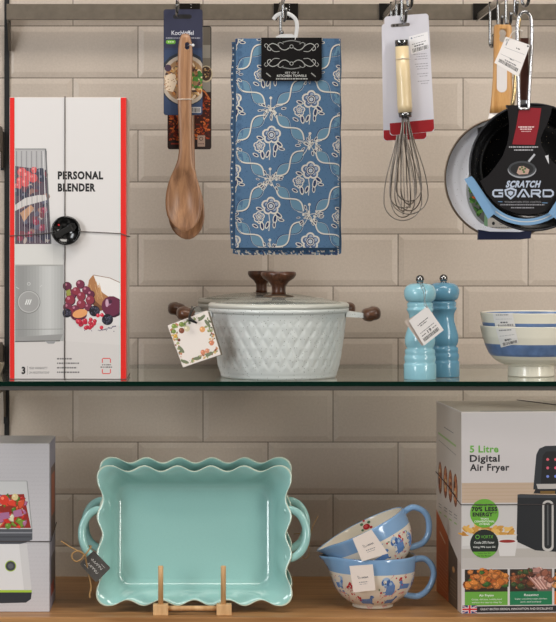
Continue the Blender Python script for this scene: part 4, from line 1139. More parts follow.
def dog(p, x, y, k, fl=1, kind=0):
    B, B2, B3 = (98, 138, 196), (62, 98, 160), (158, 184, 214); Wt = (226, 218, 204)
    X = lambda a: x+a*k*fl; Y = lambda b: y+b*k
    if kind == 0:   # sitting spaniel
        p.poly([(X(-2), Y(-6)), (X(3), Y(-6)), (X(7), Y(-1)), (X(8), Y(5)), (X(6), Y(8)), (X(-4), Y(8)), (X(-5), Y(2))], B)
        p.disc(X(-2.5), Y(-5), 4.2*k, B3); p.disc(X(-0.5), Y(-4), 1.8*k, B2, ry=3.4*k, rot=10*fl); p.disc(X(-5.6), Y(-4.2), 1.4*k, B2, ry=2.8*k)
        p.disc(X(-3.6), Y(-4.8), 1.6*k, Wt); p.disc(X(-3.4), Y(-3.2), 0.7*k, (50, 50, 70))
        p.poly([(X(-5), Y(0)), (X(-2), Y(0)), (X(-2), Y(8)), (X(-5), Y(8))], Wt); p.line([(X(-3.5), Y(1)), (X(-3.5), Y(8))], 0.6*k, B2); p.line([(X(-1), Y(3)), (X(3), Y(1)), (X(6), Y(6))], 0.6*k, B2); p.disc(X(2), Y(-3), 1.5*k, B3)
    elif kind == 1: # lying dachshund
        p.poly([(X(-11), Y(1)), (X(-9), Y(-2)), (X(0), Y(-2.4)), (X(4), Y(-3)), (X(6), Y(-7)), (X(9), Y(-7)), (X(10.5), Y(-4.5)), (X(8), Y(-3)), (X(8), Y(3.5)), (X(-10), Y(4))], B)
        p.disc(X(6.4), Y(-4.6), 1.4*k, B2, ry=2.6*k); p.line([(X(-11), Y(1)), (X(-13), Y(-1.5))], 0.9*k, B); p.line([(X(-8), Y(1)), (X(-2), Y(0)), (X(5), Y(1))], 0.6*k, B3)
        p.line([(X(-9), Y(3.6)), (X(8), Y(3.6))], 0.7*k, B2); p.disc(X(9), Y(4), 1.8*k, B2, ry=0.9*k)
    else:           # standing poodle
        p.poly([(X(-6), Y(-2)), (X(3), Y(-3)), (X(5), Y(-7)), (X(7), Y(-8)), (X(8), Y(-5)), (X(6), Y(0)), (X(4), Y(2)), (X(-5), Y(3))], B)
        for a in (-5, -2.5, 2.5, 4.6): p.line([(X(a), Y(1)), (X(a), Y(8))], 1.5*k, B2 if a in (-2.5, 4.6) else B)
        p.disc(X(6), Y(-8), 2*k, B3); p.disc(X(-7), Y(-4), 1.4*k, B3); p.disc(X(3), Y(-1), 2.4*k, B3)
def mixing_bowl(seed, label):
    root = thing('mixing_bowl', label, 'bowl', (0, 0, 0), 'blue rimmed dog print mixing bowls')
    pr = [(0.0005, 0.0018), (0.029, 0.0018)]+PRO+[(0.0655, 0.0772), (0.0640, 0.0776), (0.0626, 0.0766), (0.0622, 0.070), (0.0616, 0.062), (0.060, 0.047), (0.0545, 0.030), (0.0435, 0.0165), (0.03, 0.0085), (0.0005, 0.006)]
    # refine
    q = []
    for i in range(len(pr)-1):
        for j in range(2): t = j/2; q.append((pr[i][0]*(1-t)+pr[i+1][0]*t, pr[i][1]*(1-t)+pr[i+1][1]*t))
    q.append(pr[-1]); top_i = max(range(len(q)), key=lambda i: q[i][1])
    def mf(i):
        z = (q[i][1]+q[i+1][1])/2
        if i < 8: return 2
        if i <= top_i and z > 0.0545: return 1
        if i > top_i and z > 0.0755: return 1
        return 0
    MB().lathe(q, (0, 0, 0), 120, fn=lambda r, z, th, i: (spout(r, z, th), z-0.0015*math.exp(-(((th-math.pi))/0.3)**2)*(1 if z > 0.07 else 0)), mfn=mf).build('bowl_body', [CREAMG, BLUEG, FOOTM], root)
    hp = [(0.0625, 0, 0.0690), (0.070, 0, 0.0712), (0.080, 0, 0.0705), (0.0895, 0, 0.0620), (0.0935, 0, 0.050), (0.0905, 0, 0.036), (0.082, 0, 0.0225), (0.070, 0, 0.0155), (0.058, 0, 0.0155), (0.0475, 0, 0.0175)]
    MB().tube(bez(hp, 72), 0.0048, 16, flat=1.25).build('handle', BLUEG, root)
    k = 1/652.0
    def f(x, y, l):    # x px along the arc from the front, y px up from the base
        z = y*k; R = Rp(z); th = x*k/0.062-math.pi/2
        return Vector(((spout(R, z, th % (2*math.pi))+0.0003+l*0.6)*math.cos(th), (spout(R, z, th % (2*math.pi))+0.0003+l*0.6)*math.sin(th), z+l*0.15))
    r = random.Random(seed); p = Print(f, eps=0.00001, tess=2.5)
    F2 = lambda y: -y
    dl = [(13, -24, 1.05, 1, 0), (-10, -9.5, 0.85, 1, 1), (-42, -24, 0.9, 1, 2), (33, -24, 0.8, -1, 1), (22, -9, 0.7, 1, 1), (52, -22, 0.9, 1, 0), (-62, -24, 0.9, 1, 0), (-70, -10, 0.7, -1, 1), (-18, -27, 0.6, -1, 2)] if seed == 1 else [(23, -24, 1.05, 1, 0), (2, -20, 0.9, 1, 1), (-20, -23, 0.8, 1, 2), (44, -22, 0.85, 1, 0), (-45, -24, 0.9, -1, 0), (-62, -22, 0.9, 1, 1), (62, -20, 0.8, -1, 1)]
    g0 = p.f; p.f = lambda x, y, l: g0(x, -y, l)
    used = [(a, b) for a, b, *_ in dl]
    for i in range(150):
        x, y = r.uniform(-95, 85), -r.uniform(6.5, 34)
        if any(math.hypot(x-a, (y-b)*1.2) < 9 for a, b in used): continue
        t = r.random()
        if t < 0.45: c = (186, 48, 62); p.disc(x, y, r.uniform(0.7, 1.3), c, n=8)
        elif t < 0.7:
            c = (214, 140, 140); p.line([(x-1.6, y+1), (x, y), (x+1.2, y-1.4)], 0.5, c); p.disc(x+1.3, y-1.6, 0.7, c, n=6)
        elif t < 0.85:
            c = (110, 146, 200); p.line([(x-1.6, y), (x+1.4, y-0.8)], 0.6, c)
        else:
            c = (86, 124, 90); p.disc(x, y, 1.3, c, ry=0.6, rot=r.uniform(0, 180), n=8)
    for cx, cy in ((-27, -27), (-24, -23), (-29, -22), (27, -31), (29, -25), (-19, -11)): 
        for j in range(4): p.disc(cx+r.uniform(-2, 2), cy+r.uniform(-2, 2), 1.1, (186, 44, 60), n=8)
        p.line([(cx-2, cy+3), (cx, cy), (cx+2, cy+3)], 0.4, (190, 90, 90))
    for a, b, kk, fl, kd in dl:
        for j in range(9): p.disc(a+r.uniform(-7, 7)*kk, b+8*kk+r.uniform(-0.6, 1.6), 0.8, (218, 150, 146), n=6)
        dog(p, a, b, kk, fl, kd)
    lab(p.build('dog_pattern', root, m=print_mat('glazed ink', 0.2, 0.4)), 'painted blue dogs with red flowers')
    # rose motif inside at the back
    def fi(x, y, l):
        z = 0.0665+y*k*0.8; th = math.pi/2-0.05+x*k/0.06; R = 0.0610-l+(z-0.060)*0.08
        return Vector((R*math.cos(th), R*math.sin(th), z))
    p = Print(fi, eps=0.00002, tess=2)
    for a, b, rr, c in ((0, 0, 3.6, (170, 34, 44)), (0.4, 0.5, 1.9, (206, 80, 84)), (-4, -3, 1.6, (186, 50, 60)), (3.4, 5, 1.7, (90, 124, 90)), (-4, 4, 1.7, (80, 116, 84)), (5, -2, 1.4, (80, 116, 84)), (0, 8, 1.3, (190, 60, 66))): p.disc(a, b, rr, c, n=12)
    lab(p.build('rose_motif', root, m=print_mat('glazed ink', 0.2, 0.4)), 'red rose painted inside')
    return root
bd = 3.682; bs = F/bd
bl = mixing_bowl(1, 'blue rimmed cream dog-print mixing bowl standing level, lower of the two')
bl.location = Vector(((372.6-CX)/bs, bd-D0-0.003, 0.0003)); bl.scale = (1, 1, 1.025)
bu = mixing_bowl(2, 'blue rimmed cream dog-print mixing bowl tipped to the left, resting in the lower one')
tiltb = math.radians(26)
RC = P(364.3, 526.2, bd)
upv = Vector((-math.sin(tiltb), 0, math.cos(tiltb)))
bu.rotation_euler = (0, -tiltb, 0)
bu.location = RC-upv*0.0772
def bowl_tag(root, corners, seed, d):
    Minv = Matrix.LocRotScale(root.location, root.rotation_euler, root.scale).inverted()
    c = [Minv @ P(x, y, dd_) for (x, y), dd_ in zip(corners, d)]
    q = quad_map(c, 24, 27)
    mb = MB(); mb.slab(c, 0.0004)
    t = mb.build('paper_tag', mat('ivory card', (226, 212, 202), 0.65), root); lab(t, 'square ivory paper tag')
    p = Print(q); g = (80, 78, 82)
    p.line([(7, 10.5), (7.4, 14), (8, 11), (9, 14), (9.6, 12.4), (10.4, 13.8)], 0.5, g)
    p.line(bez([(11+i*0.75, 12.6+(0.9 if i % 2 else -0.6), 0) for i in range(10)], 36), 0.45, g)
    p.small(7.5, 17, 17, 0.8, (120, 116, 120), seed); p.small(8, 19.2, 16, 0.5, (140, 136, 140), seed+1)
    p.build('tag_script', t)
bowl_tag(bl, [(349.4, 566.0), (372.8, 564.4), (375.5, 590.2), (353.4, 592.5)], 1, [3.6115, 3.6065, 3.6065, 3.6115])
bowl_tag(bu, [(352.6, 538.6), (371.5, 529.5), (387.9, 553.4), (362, 561.5)], 3, [3.6115, 3.6085, 3.607, 3.6105])

# ------------------------------------------------------------------ hanging: wooden spoons
def spoon_set():
    Wd1 = wood('acacia spoon', (122, 86, 60), (176, 132, 96), 2, 34, 12, 0.38)
    def spoon(dx, dy, d, label, card_out, card_name):
        s = F/d
        org = P(185+dx, 34+dy, d)
        root = thing('wooden_spoon', label, 'spoon', org, 'wooden spoons on cards')
        # outline: y -> (left, right)
        prof = [(33.6, 183.6, 187.4), (34.6, 181.8, 189), (37, 180.2, 190.4), (42, 178.9, 191.6), (50, 178.1, 192.4), (60, 177.7, 192.6), (75, 177.5, 192.2), (90, 177.6, 191.6), (105, 177.9, 191.6), (120, 178.4, 191.8), (135, 178.8, 192), (150, 179, 192.2), (160, 177.6, 192.6), (168, 174.6, 194), (176, 170.8, 196.4), (184, 168, 198.8), (192, 166.2, 200.8), (200, 165.4, 201.8), (208, 165.6, 202), (215, 167, 201), (221, 169.6, 198.8), (226, 173.6, 195.4), (229.4, 178.4, 191), (231, 183, 187)]
        th = lambda y: 5.0 if y < 150 else max(3.0, 5-(y-150)*0.03)
        hollow = lambda y: 0 if y < 168 else math.sin(min(1, max(0, (y-168)/(231-168)))*math.pi)*7.5
        mb = MB(); NX = 24
        rows = []
        ys = []
        for i in range(len(prof)-1):
            for j in range(3): t = j/3; ys.append(tuple(prof[i][m]*(1-t)+prof[i+1][m]*t for m in range(3)))
        ys.append(prof[-1])
        k = d/F
        for y, l, r in ys:
            ring = []
            T_ = th(y)*k; hw = (r-l)/2; cx = (l+r)/2
            endf = min(1, max(0.25, (y-33.4)/4), max(0.25, (231.6-y)/4)) if True else 1
            for a in range(NX*2):
                an = math.pi*2*a/(NX*2); ca, sa = math.cos(an), math.sin(an)
                X = cx+hw*math.copysign(abs(ca)**0.7, ca)
                u = (X-cx)/hw if hw else 0
                base = -math.copysign(abs(sa)**0.7, sa)*T_/2*endf
                bend = hollow(y)*k
                off = bend*max(0, 1-(u/0.88)**2) if sa > 0 else bend*(1-u*u)*0.95
                # bowl of the spoon: concave towards viewer
                Y = base+off
                q = P(X+dx, y+dy, d); q.y += Y; ring.append(q)
            rows.append(ring)
        n = NX*2; b0 = 0; mb.v = [v for rr in rows for v in rr]
        for i in range(len(rows)-1):
            for a in range(n): mb.f.append((i*n+a, i*n+(a+1) % n, (i+1)*n+(a+1) % n, (i+1)*n+a)); mb.mi.append(0); mb.sm.append(True)
        mb.f.append(tuple(range(n))); mb.mi.append(0); mb.sm.append(False); mb.f.append(tuple(range((len(rows)-1)*n, len(rows)*n))); mb.mi.append(0); mb.sm.append(False)
        o = mb.build('spoon_body', Wd1, root, org)
        # hanging hole: dark bore cut with a boolean cylinder made in bmesh
        cut = MB().lathe([(2.0*k, -0.02), (2.0*k, 0.02)], (0, 0, 0), 20, M=Matrix.Rotation(math.pi/2, 3, 'X'), fn=lambda r, z, t, i: (r*(1+0.9*abs(math.sin(t))**1.5), z)).build('cut', M_DARK)
        cut.location = P(187.2+dx, 46+dy, d)
        bpy.context.view_layer.update()
        md = o.modifiers.new('hole', 'BOOLEAN'); md.object = cut; md.operation = 'DIFFERENCE'; md.solver = 'EXACT'
        dg = bpy.context.evaluated_depsgraph_get(); me = bpy.data.meshes.new_from_object(o.evaluated_get(dg))
        o.modifiers.clear(); o.data = me; bpy.data.objects.remove(cut)
        return root, org
    # back spoon + red card
    d2 = 3.70
    r2, o2 = spoon(2.6, 8.4, d2-0.012, 'wooden spoon on the red food card, behind the front spoon', None, None)
    def card(root, org, x0, y0, x1, y1, d, base, hole):
        pts = [P(x, y, d) for x, y in rrect(x0, y0, x1, y1, 2.4)]
        c = MB().slab(pts, 0.0008).build('backing_card', base, root, org)
        return c
    dc = d2
    c2 = card(r2, o2, 167.5, 26, 211.4, 149.3, dc, mat('dark card', (34, 28, 26), 0.5), None)
    p = Print(plane_map(dc)); r = random.Random(21)
    p.poly(rrect(168, 26.5, 210.9, 148.8, 2.2), (38, 28, 24))
    p.poly([(202, 27), (210.5, 28), (210.5, 92), (202, 92)], (148, 142, 132)); p.rect(202, 58, 210.4, 66, (120, 112, 100)); p.rect(203, 27, 210.4, 45, (106, 98, 88))
    p.disc(206, 74, 6.6, (196, 180, 150), ry=8.5); p.disc(206, 73.6, 5.6, (70, 50, 38), ry=7.2); 
    for i in range(24): p.disc(206+r.uniform(-4, 4), 73.6+r.uniform(-5, 5), 0.9, r.choice([(190, 160, 110), (40, 30, 28), (150, 110, 70)]), n=6)
    p.poly([(168, 112), (200, 86), (210.5, 96), (210.5, 148), (168, 148)], (60, 24, 12))
    p.line([(198, 88), (205, 92), (210, 100)], 1.6, (196, 112, 60))
    for i in range(420):
        x, y = r.uniform(169.5, 209.5), r.uniform(97, 141)
        p.disc(x, y, r.uniform(0.7, 2.2), r.choice([(158, 58, 20), (190, 84, 30), (120, 34, 14), (84, 24, 12), (206, 106, 44), (60, 20, 12)]), ry=r.uniform(0.5, 1.0), rot=r.uniform(0, 180), n=7)
    p.poly([(168.4, 141), (210.6, 139), (210.6, 146.5), (209, 148.5), (170, 148.5), (168.4, 146.5)], (38, 26, 24)); p.rect(171, 143, 181, 144.4, (150, 50, 30))
    p.rect(197.5, 135.4, 205, 146.6, (176, 150, 134)); p.ring(201.2, 138.8, 1.7, 0.6, (60, 40, 36), n=10); p.small(198.4, 143.4, 204, 0.8, (90, 60, 56), 3)
    q = p.build('card_print', c2); q.location = -o2; lab(c2, 'dark card with red-brown food photo')
    # front spoon + navy card
    d1 = 3.665
    r1, o1 = spoon(0, 0, d1-0.012, 'wooden spoon tied to the dark blue card, in front', None, None)
    pts = rrect(163.6, 9.2, 202.6, 115.2, 2.6)
    dc = d1
    c1 = MB().slab([P(x, y, dc) for x, y in pts], 0.0008).build('backing_card', mat('navy card', (38, 42, 62), 0.5), r1, o1); lab(c1, 'dark blue card with a plate of food')
    p = Print(plane_map(dc))
    p.poly(rrect(163.9, 9.5, 202.3, 114.9, 2.4), (44, 46, 68))
    p.rect(164, 48, 202.2, 58, (40, 52, 82)); p.poly(rrect(164, 50, 202.3, 114.9, 2.4), (46, 62, 92))
    p.clip = (164, 50, 202.3, 111)
    p.disc(185, 79, 26.5, (34, 40, 50), ry=27)
    p.disc(185, 80, 24, (176, 162, 146), ry=25, n=36); p.disc(185, 80, 20.5, (150, 116, 80), ry=21.5, n=36)
    for i in range(200):
        a = r.uniform(0, 6.28); q_ = 20*math.sqrt(r.random()); x, y = 185+q_*math.cos(a), 80+q_*math.sin(a)
        c = r.choice([(196, 156, 96), (150, 92, 48), (90, 60, 50), (214, 190, 160), (60, 40, 40), (176, 120, 60)])
        p.disc(x, y, r.uniform(1, 3), c, ry=r.uniform(0.8, 2), rot=r.uniform(0, 180), n=8)
    for i in range(26): x, y = r.uniform(192, 202), r.uniform(72, 88); p.disc(x, y, r.uniform(1, 2), r.choice([(44, 100, 40), (70, 130, 50)]), n=7)
    p.poly([(164.5, 76), (172, 73), (177, 82), (173, 92), (166, 90)], (214, 194, 168)); p.disc(168, 68, 3.5, (64, 48, 66))
    for i in range(16): p.disc(r.uniform(165, 175), r.uniform(76, 90), 0.6, (150, 110, 80), n=6)
    p.clip = None
    p.poly([(174.5, 14.4), (190, 14.4), (191.6, 15.6), (191.6, 17.6), (190, 18.8), (174.5, 18.8), (173.2, 17.6), (173.2, 15.6)], (24, 22, 22))
    p.text('Kochlöffel', 171.6, 30.6, 193.6, 35.0, (216, 216, 222), 0.005)
    p.small(166, 37.6, 200, 0.9, (170, 170, 180), 7)
    p.poly(rrect(166, 40, 175.6, 44, 1.8), (104, 168, 50)); p.small(168, 41.4, 174, 1.0, (220, 236, 200), 3)
    p.rect(191, 107, 201, 112.8, (176, 172, 172)); p.bars(192, 108, 200, 112, seed=9)
    q = p.build('card_print', c1); q.location = -o1
    mb = MB(); mb.tube(circ_path(185, 99.3, 7.9, d1-0.012, 0.006), 0.0007, 6, closed=True)
    lab(mb.build('tie', mat('clear tie', (220, 206, 190), 0.3), r1, o1), 'thin clear tie')
    mb = MB(); a = P(187.3, 46, d1); b = P(190.5, 44.5, d1-0.022); c = P(193, 45.2, d1-0.025); mb.tube([a, b, c], 0.0008, 8); mb.ball(c, 0.0024)
    lab(mb.build('fastener', mat('clear plastic', (220, 220, 220), 0.2), r1, o1), 'white plastic fastening pin')
def circ_path(px, py, rx, d, ry):
    c = P(px, py, d); k = d/F
    return [c+Vector((rx*k*math.cos(a), ry*0.8*math.sin(a), 0.0)) for a in [2*math.pi*i/28 for i in range(28)]]
spoon_set()

# ------------------------------------------------------------------ towels
def towels():
    d = 3.70; k = d/F
    org = P(287, 253, d)
    root = thing('kitchen_towel_pack', 'folded blue floral kitchen towels hanging under a black header card', 'towels', org)
    x0, x1, y0, y1 = 235.2, 340.2, 38.6, 248.2
    def bulge(x, y):
        u = (x-x0)/(x1-x0); v = (y-y0)/(y1-y0)
        return 0.0006*math.sin(u*7+v*2)+0.0012*math.sin(v*3.0)+0.003*v-0.004*(1-math.exp(-min(u, 1-u)*30))
    def f(x, y, l):
        q = P(x+0.5*math.sin(y*0.021), y, d); q.y += bulge(x, y)-l; return q
    cloth = mat('blue towel cloth', (68, 98, 130), 0.95, bump=0.6, bscale=1200)
    mb = MB()
    NXc, NYc = 40, 60; vs = []
    for j in range(NYc+1):
        for i in range(NXc+1): vs.append(f(x0+(x1-x0)*i/NXc, y0+(y1-y0)*j/NYc, 0))
    W_ = NXc+1
    fs = [(j*W_+i, j*W_+i+1, (j+1)*W_+i+1, (j+1)*W_+i) for j in range(NYc) for i in range(NXc)]
    mb.add(vs, fs, 0, True)
    # wrap the edges round and back
    bd_ = [j*W_ for j in range(NYc+1)]+[NYc*W_+i for i in range(1, NXc+1)]+[j*W_+NXc for j in range(NYc-1, -1, -1)]+[i for i in range(NXc-1, 0, -1)]
    off = len(mb.v); bv = [mb.v[i] for i in bd_]
    for t, e in ((0.003, 0.0012), (0.007, 0.0)):
        for v in bv:
            cx = org.x; sg = 1 if v.x > cx else -1
            mb.v.append(v+Vector((sg*e*0.3, t, -e*0.5)))
    n = len(bd_)
    for i in range(n):
        j = (i+1) % n
        mb.f.append((bd_[i], bd_[j], off+j, off+i)); mb.mi.append(0); mb.sm.append(True)
        mb.f.append((off+i, off+j, off+n+j, off+n+i)); mb.mi.append(0); mb.sm.append(True)
    mb.f.append(tuple(off+n+i for i in range(n))); mb.mi.append(0); mb.sm.append(False)
    lab(mb.build('front_towel', cloth, root, org), 'blue towel with cream roses and twisted ribbons')
    # second and third folded layers peeping out
    for kx, (a, b, c_, e, dy) in enumerate(((231.6, 336, 42, 248.5, 0.0085), (234, 341.2, 44, 253.4, 0.0145))):
        mb = MB(); n1 = 30; pts = []
        for j in range(n1+1):
            y = c_+(e-c_)*j/n1; wob = 0.7*math.sin(j*0.9+kx); pts.append((a+wob+j*-0.05, y))
        pts += [(a+6, e+1.5), ((a+b)/2, e+2-kx), (b-4, e+1.6), (b, e)]
        pts += [(b+0.4*math.sin(j), e+(c_-e)*j/n1) for j in range(1, n1+1)]
        mb.slab([P(x, y, d+dy) for x, y in pts], 0.004)
        o = mb.build('under_towel', cloth, root, org)
        p = Print(plane_map(d+dy)); r = random.Random(kx)
        for j in range(64):
            y = c_+3+(e-c_-4)*j/64
            p.disc(a+1.3-y*0.004+0.7*math.sin((y-c_)/(e-c_)*n1*0.9+kx), y, 0.9, (206, 204, 196) if j % 2 else (50, 60, 86), ry=0.9, n=7)
        if kx == 1:
            for i in range(150):
                x = r.uniform(236, 339); p.disc(x, e+r.uniform(-4.5, 1.2), r.uniform(0.8, 1.8), r.choice([(214, 208, 196), (40, 60, 106), (214, 208, 196), (84, 124, 166)]), ry=0.8, rot=r.uniform(0, 90), n=7)
        q = p.build('hem_print', o); q.location = -org
    # pattern
    p = Print(f, eps=0.000012, tess=7)
    p.clip = (x0+0.5, y0+0.4, x1-0.5, y1-0.6)
    BG, DK, WH, MD = (76, 108, 140), (36, 54, 92), (206, 202, 190), (98, 134, 156)
    for j in range(27): p.rect(x0+0.5, y0+8*j, x1-0.5, min(y1-0.6, y0+8*j+8.02), BG)
    r = random.Random(7)
    for i in range(1500): x, y = r.uniform(x0+1, x1-1), r.uniform(y0+1, y1-1); p.disc(x, y, 0.5, (60, 90, 124), n=4)
    cols = [(-1, 230.8), (0, 270.3), (1, 309.8), (2, 349.3)]
    nodes = {}
    for kx, xc in cols:
        for m in range(-2, 5):
            yb_ = (110+71*m) if kx % 2 == 0 else (145.5+71*m)
            nodes[(kx, m)] = (xc, yb_)
    def strand(a, b):
        dx, dy = b[0]-a[0], b[1]-a[1]; L = math.hypot(dx, dy); nx, ny = -dy/L, dx/L
        A_, B_ = [], []
        for i in range(25):
            t = 0.15+0.70*i/24; o = 5.0*math.sin((t-0.15)/0.70*2*math.pi); sx = t-0.0
            A_.append((a[0]+dx*sx+nx*o, a[1]+dy*sx+ny*o)); B_.append((a[0]+dx*sx-nx*o, a[1]+dy*sx-ny*o))
        p.poly(A_[:13]+B_[:13][::-1], MD); p.poly(A_[12:]+B_[12:][::-1], MD)
        p.line(B_, 0.9, DK); p.line([(q[0]+0.4, q[1]+0.3) for q in B_][::1], 0.4, (170, 178, 180)); p.line([(q[0]+0.6, q[1]+0.8) for q in A_], 0.8, DK); p.line(A_, 1.35, WH)
    for kx, xc in cols[:-1]:
        for m in range(-2, 5):
            a = nodes[(kx, m)]
            for b in nodes.values():
                if abs(b[0]-a[0]-39.5) < 1 and abs(abs(b[1]-a[1])-35.5) < 2 and 20 < (a[1]+b[1])/2 < 262: strand(a, b)
    def petalrose(x, y, k):
        for i in range(5):
            a = math.radians(90+72*i); px_, py_ = x+4.6*k*math.cos(a), y-4.2*k*math.sin(a)
            p.disc(px_, py_, 4.0*k, WH, n=12)
        for i in range(5):
            a = math.radians(90+72*i); px_, py_ = x+4.3*k*math.cos(a), y-3.9*k*math.sin(a); p.disc(px_, py_, 2.7*k, (74, 96, 132), n=12); p.disc(px_+0.5*k, py_-0.4*k, 1.6*k, (150, 162, 178), n=8)
        p.disc(x, y, 4.0*k, DK, n=16); p.ring(x, y, 3.1*k, 0.8, WH, n=14); p.disc(x, y, 1.9*k, (150, 168, 190), n=10); p.ring(x, y, 1.3*k, 0.6, WH, n=10)
    def leaf(x, y, l, a, fill=DK):
        p.disc(x, y, l, WH, ry=l*0.48, rot=a, n=10); p.disc(x, y, l*0.72, fill, ry=l*0.28, rot=a, n=8)
    for kx, xc in cols:
        for m in range(-2, 5):
            yr = (135+71*m) if kx % 2 == 0 else (99.5+71*m)
            if 20 < yr < 268:
                for lx, ly, l, a in ((-14, 14, 4, 60), (-9, 20, 4, 80), (-3, 19, 3.6, 110), (6, 13, 4.4, 100), (10, 9, 4, 40), (5, 19, 3, 90), (-12, 3, 3.4, 20), (-17, 20, 3, 30), (13, 14, 3, 10)): leaf(xc+lx*0.86, yr+ly, l*1.15, a)
                p.line([(xc-1, yr+8), (xc, yr+16), (xc-1, yr+25)], 0.8, WH)
                petalrose(xc+1, yr, 1.14); petalrose(xc-11, yr+11, 0.72)
            xb, yb_ = nodes[(kx, m)]
            if 20 < yb_ < 266:
                for i in range(24):
                    a = r.uniform(0, 360); q_ = r.uniform(1, 11.5); leaf(xb+q_*1.15*math.cos(math.radians(a)), yb_+0.85*q_*math.sin(math.radians(a)), r.uniform(1.9, 3.0), a)
                for sx in (-1, 1): p.line([(xb, yb_-2), (xb+sx*5, yb_-3), (xb+sx*12, yb_-5)], 0.6, WH); p.line([(xb, yb_-2), (xb+sx*4, yb_+6), (xb+sx*7, yb_+10)], 0.6, WH)
                for i in range(5): p.disc(xb+r.uniform(-7, 7), yb_+r.uniform(-5, 5), 1.3, WH, n=8)
                p.line([(xb, yb_), (xb, yb_-13)], 0.7, WH); p.disc(xb, yb_-12, 1.5, WH, n=7)
    ft = [o for o in root.children if o.name.startswith('front_towel')][0]
    q = p.build('rose_pattern', ft, m=print_mat('printed cloth', 0.95)); q.location = -org
    # header card
    o_ = [(261.2, 37.6), (321.8, 37.6), (321.8, 77.5), (318.6, 81), (264.6, 81), (261.2, 77.5)]
    dh = d-0.0078
    o = MB().slab([P(x, y, dh) for x, y in o_], 0.0008).build('header_card', mat('black card', (12, 9, 9), 0.6, spec=0.2), root, org); lab(o, 'black card with silver scrollwork')
    p = Print(plane_map(dh)); G = (168, 168, 164)
    for sy, yy in ((1, 46.5), (-1, 63.5)):
        for sx in (-1, 1):
            c = 291.5
            X = lambda a: c+sx*a
            pts = [(2, 1.2), (6, 3.4), (10, 2.6), (14, -1.2), (19, -3.0), (23, -0.8), (24, 2.6), (21.5, 4), (20, 2)]
            p.line(bez([(X(a), yy+b*sy, 0) for a, b in pts], 48), 0.75, G)
            p.line(bez([(X(a), yy+b*sy, 0) for a, b in [(12, 4.8), (17, 5), (20.5, 2.4), (25, -2.8), (27, -1), (25.6, 1)]], 30), 0.55, G)
            p.line(bez([(X(a), yy+b*sy, 0) for a, b in [(8, -2.4), (11, -4), (13.6, -2.6), (12.4, -1)]], 24), 0.5, G)
        p.ring(291.5, yy, 1.7, 0.55, G, n=12)
    p.line(bez([(282.5, 42.2, 0), (291.5, 40.6, 0), (300.5, 42.2, 0)], 16), 1.0, (120, 120, 118)); p.line(bez([(282.5, 67.5, 0), (291.5, 68.8, 0), (300.5, 67.5, 0)], 16), 1.0, (120, 120, 118))
    for x in (268.4, 313.4): p.line([(x-2.2, 73), (x+2.2, 76.6)], 1.1, (150, 150, 146))
    p.text('SET OF 3', 285, 71.8, 298.6, 73.6, (190, 190, 186), 0.01); p.text('KITCHEN TOWELS', 277, 74.6, 306.5, 76.9, (200, 200, 196), 0.015); p.small(276, 78.2, 307.6, 1.3, (170, 170, 166), 4)
    q = p.build('header_print', o); q.location = -org
    # clear plastic hook
    pts = [(273.2, 19.6), (276.6, 15.6), (281.5, 13.4), (287, 13.4), (292.4, 16), (296, 20.4), (297, 26), (296.4, 33), (295, 40)]
    path = bez([P(x, y, dh+0.001) for x, y in pts], 56)
    mb = MB(); mb.tube(path, 0.0030, 12, flat=0.35)
    pl = mat('frosted plastic', (222, 222, 222), 0.35, trans=0.25)
    mb.slab([P(x, y, dh+0.0012) for x, y in ((276, 36.4), (281, 34), (292, 34), (296.5, 36.4), (296.5, 41), (276, 41))], 0.001)
    lab(mb.build('plastic_hanger', pl, root, org), 'translucent white plastic hook')
towels()

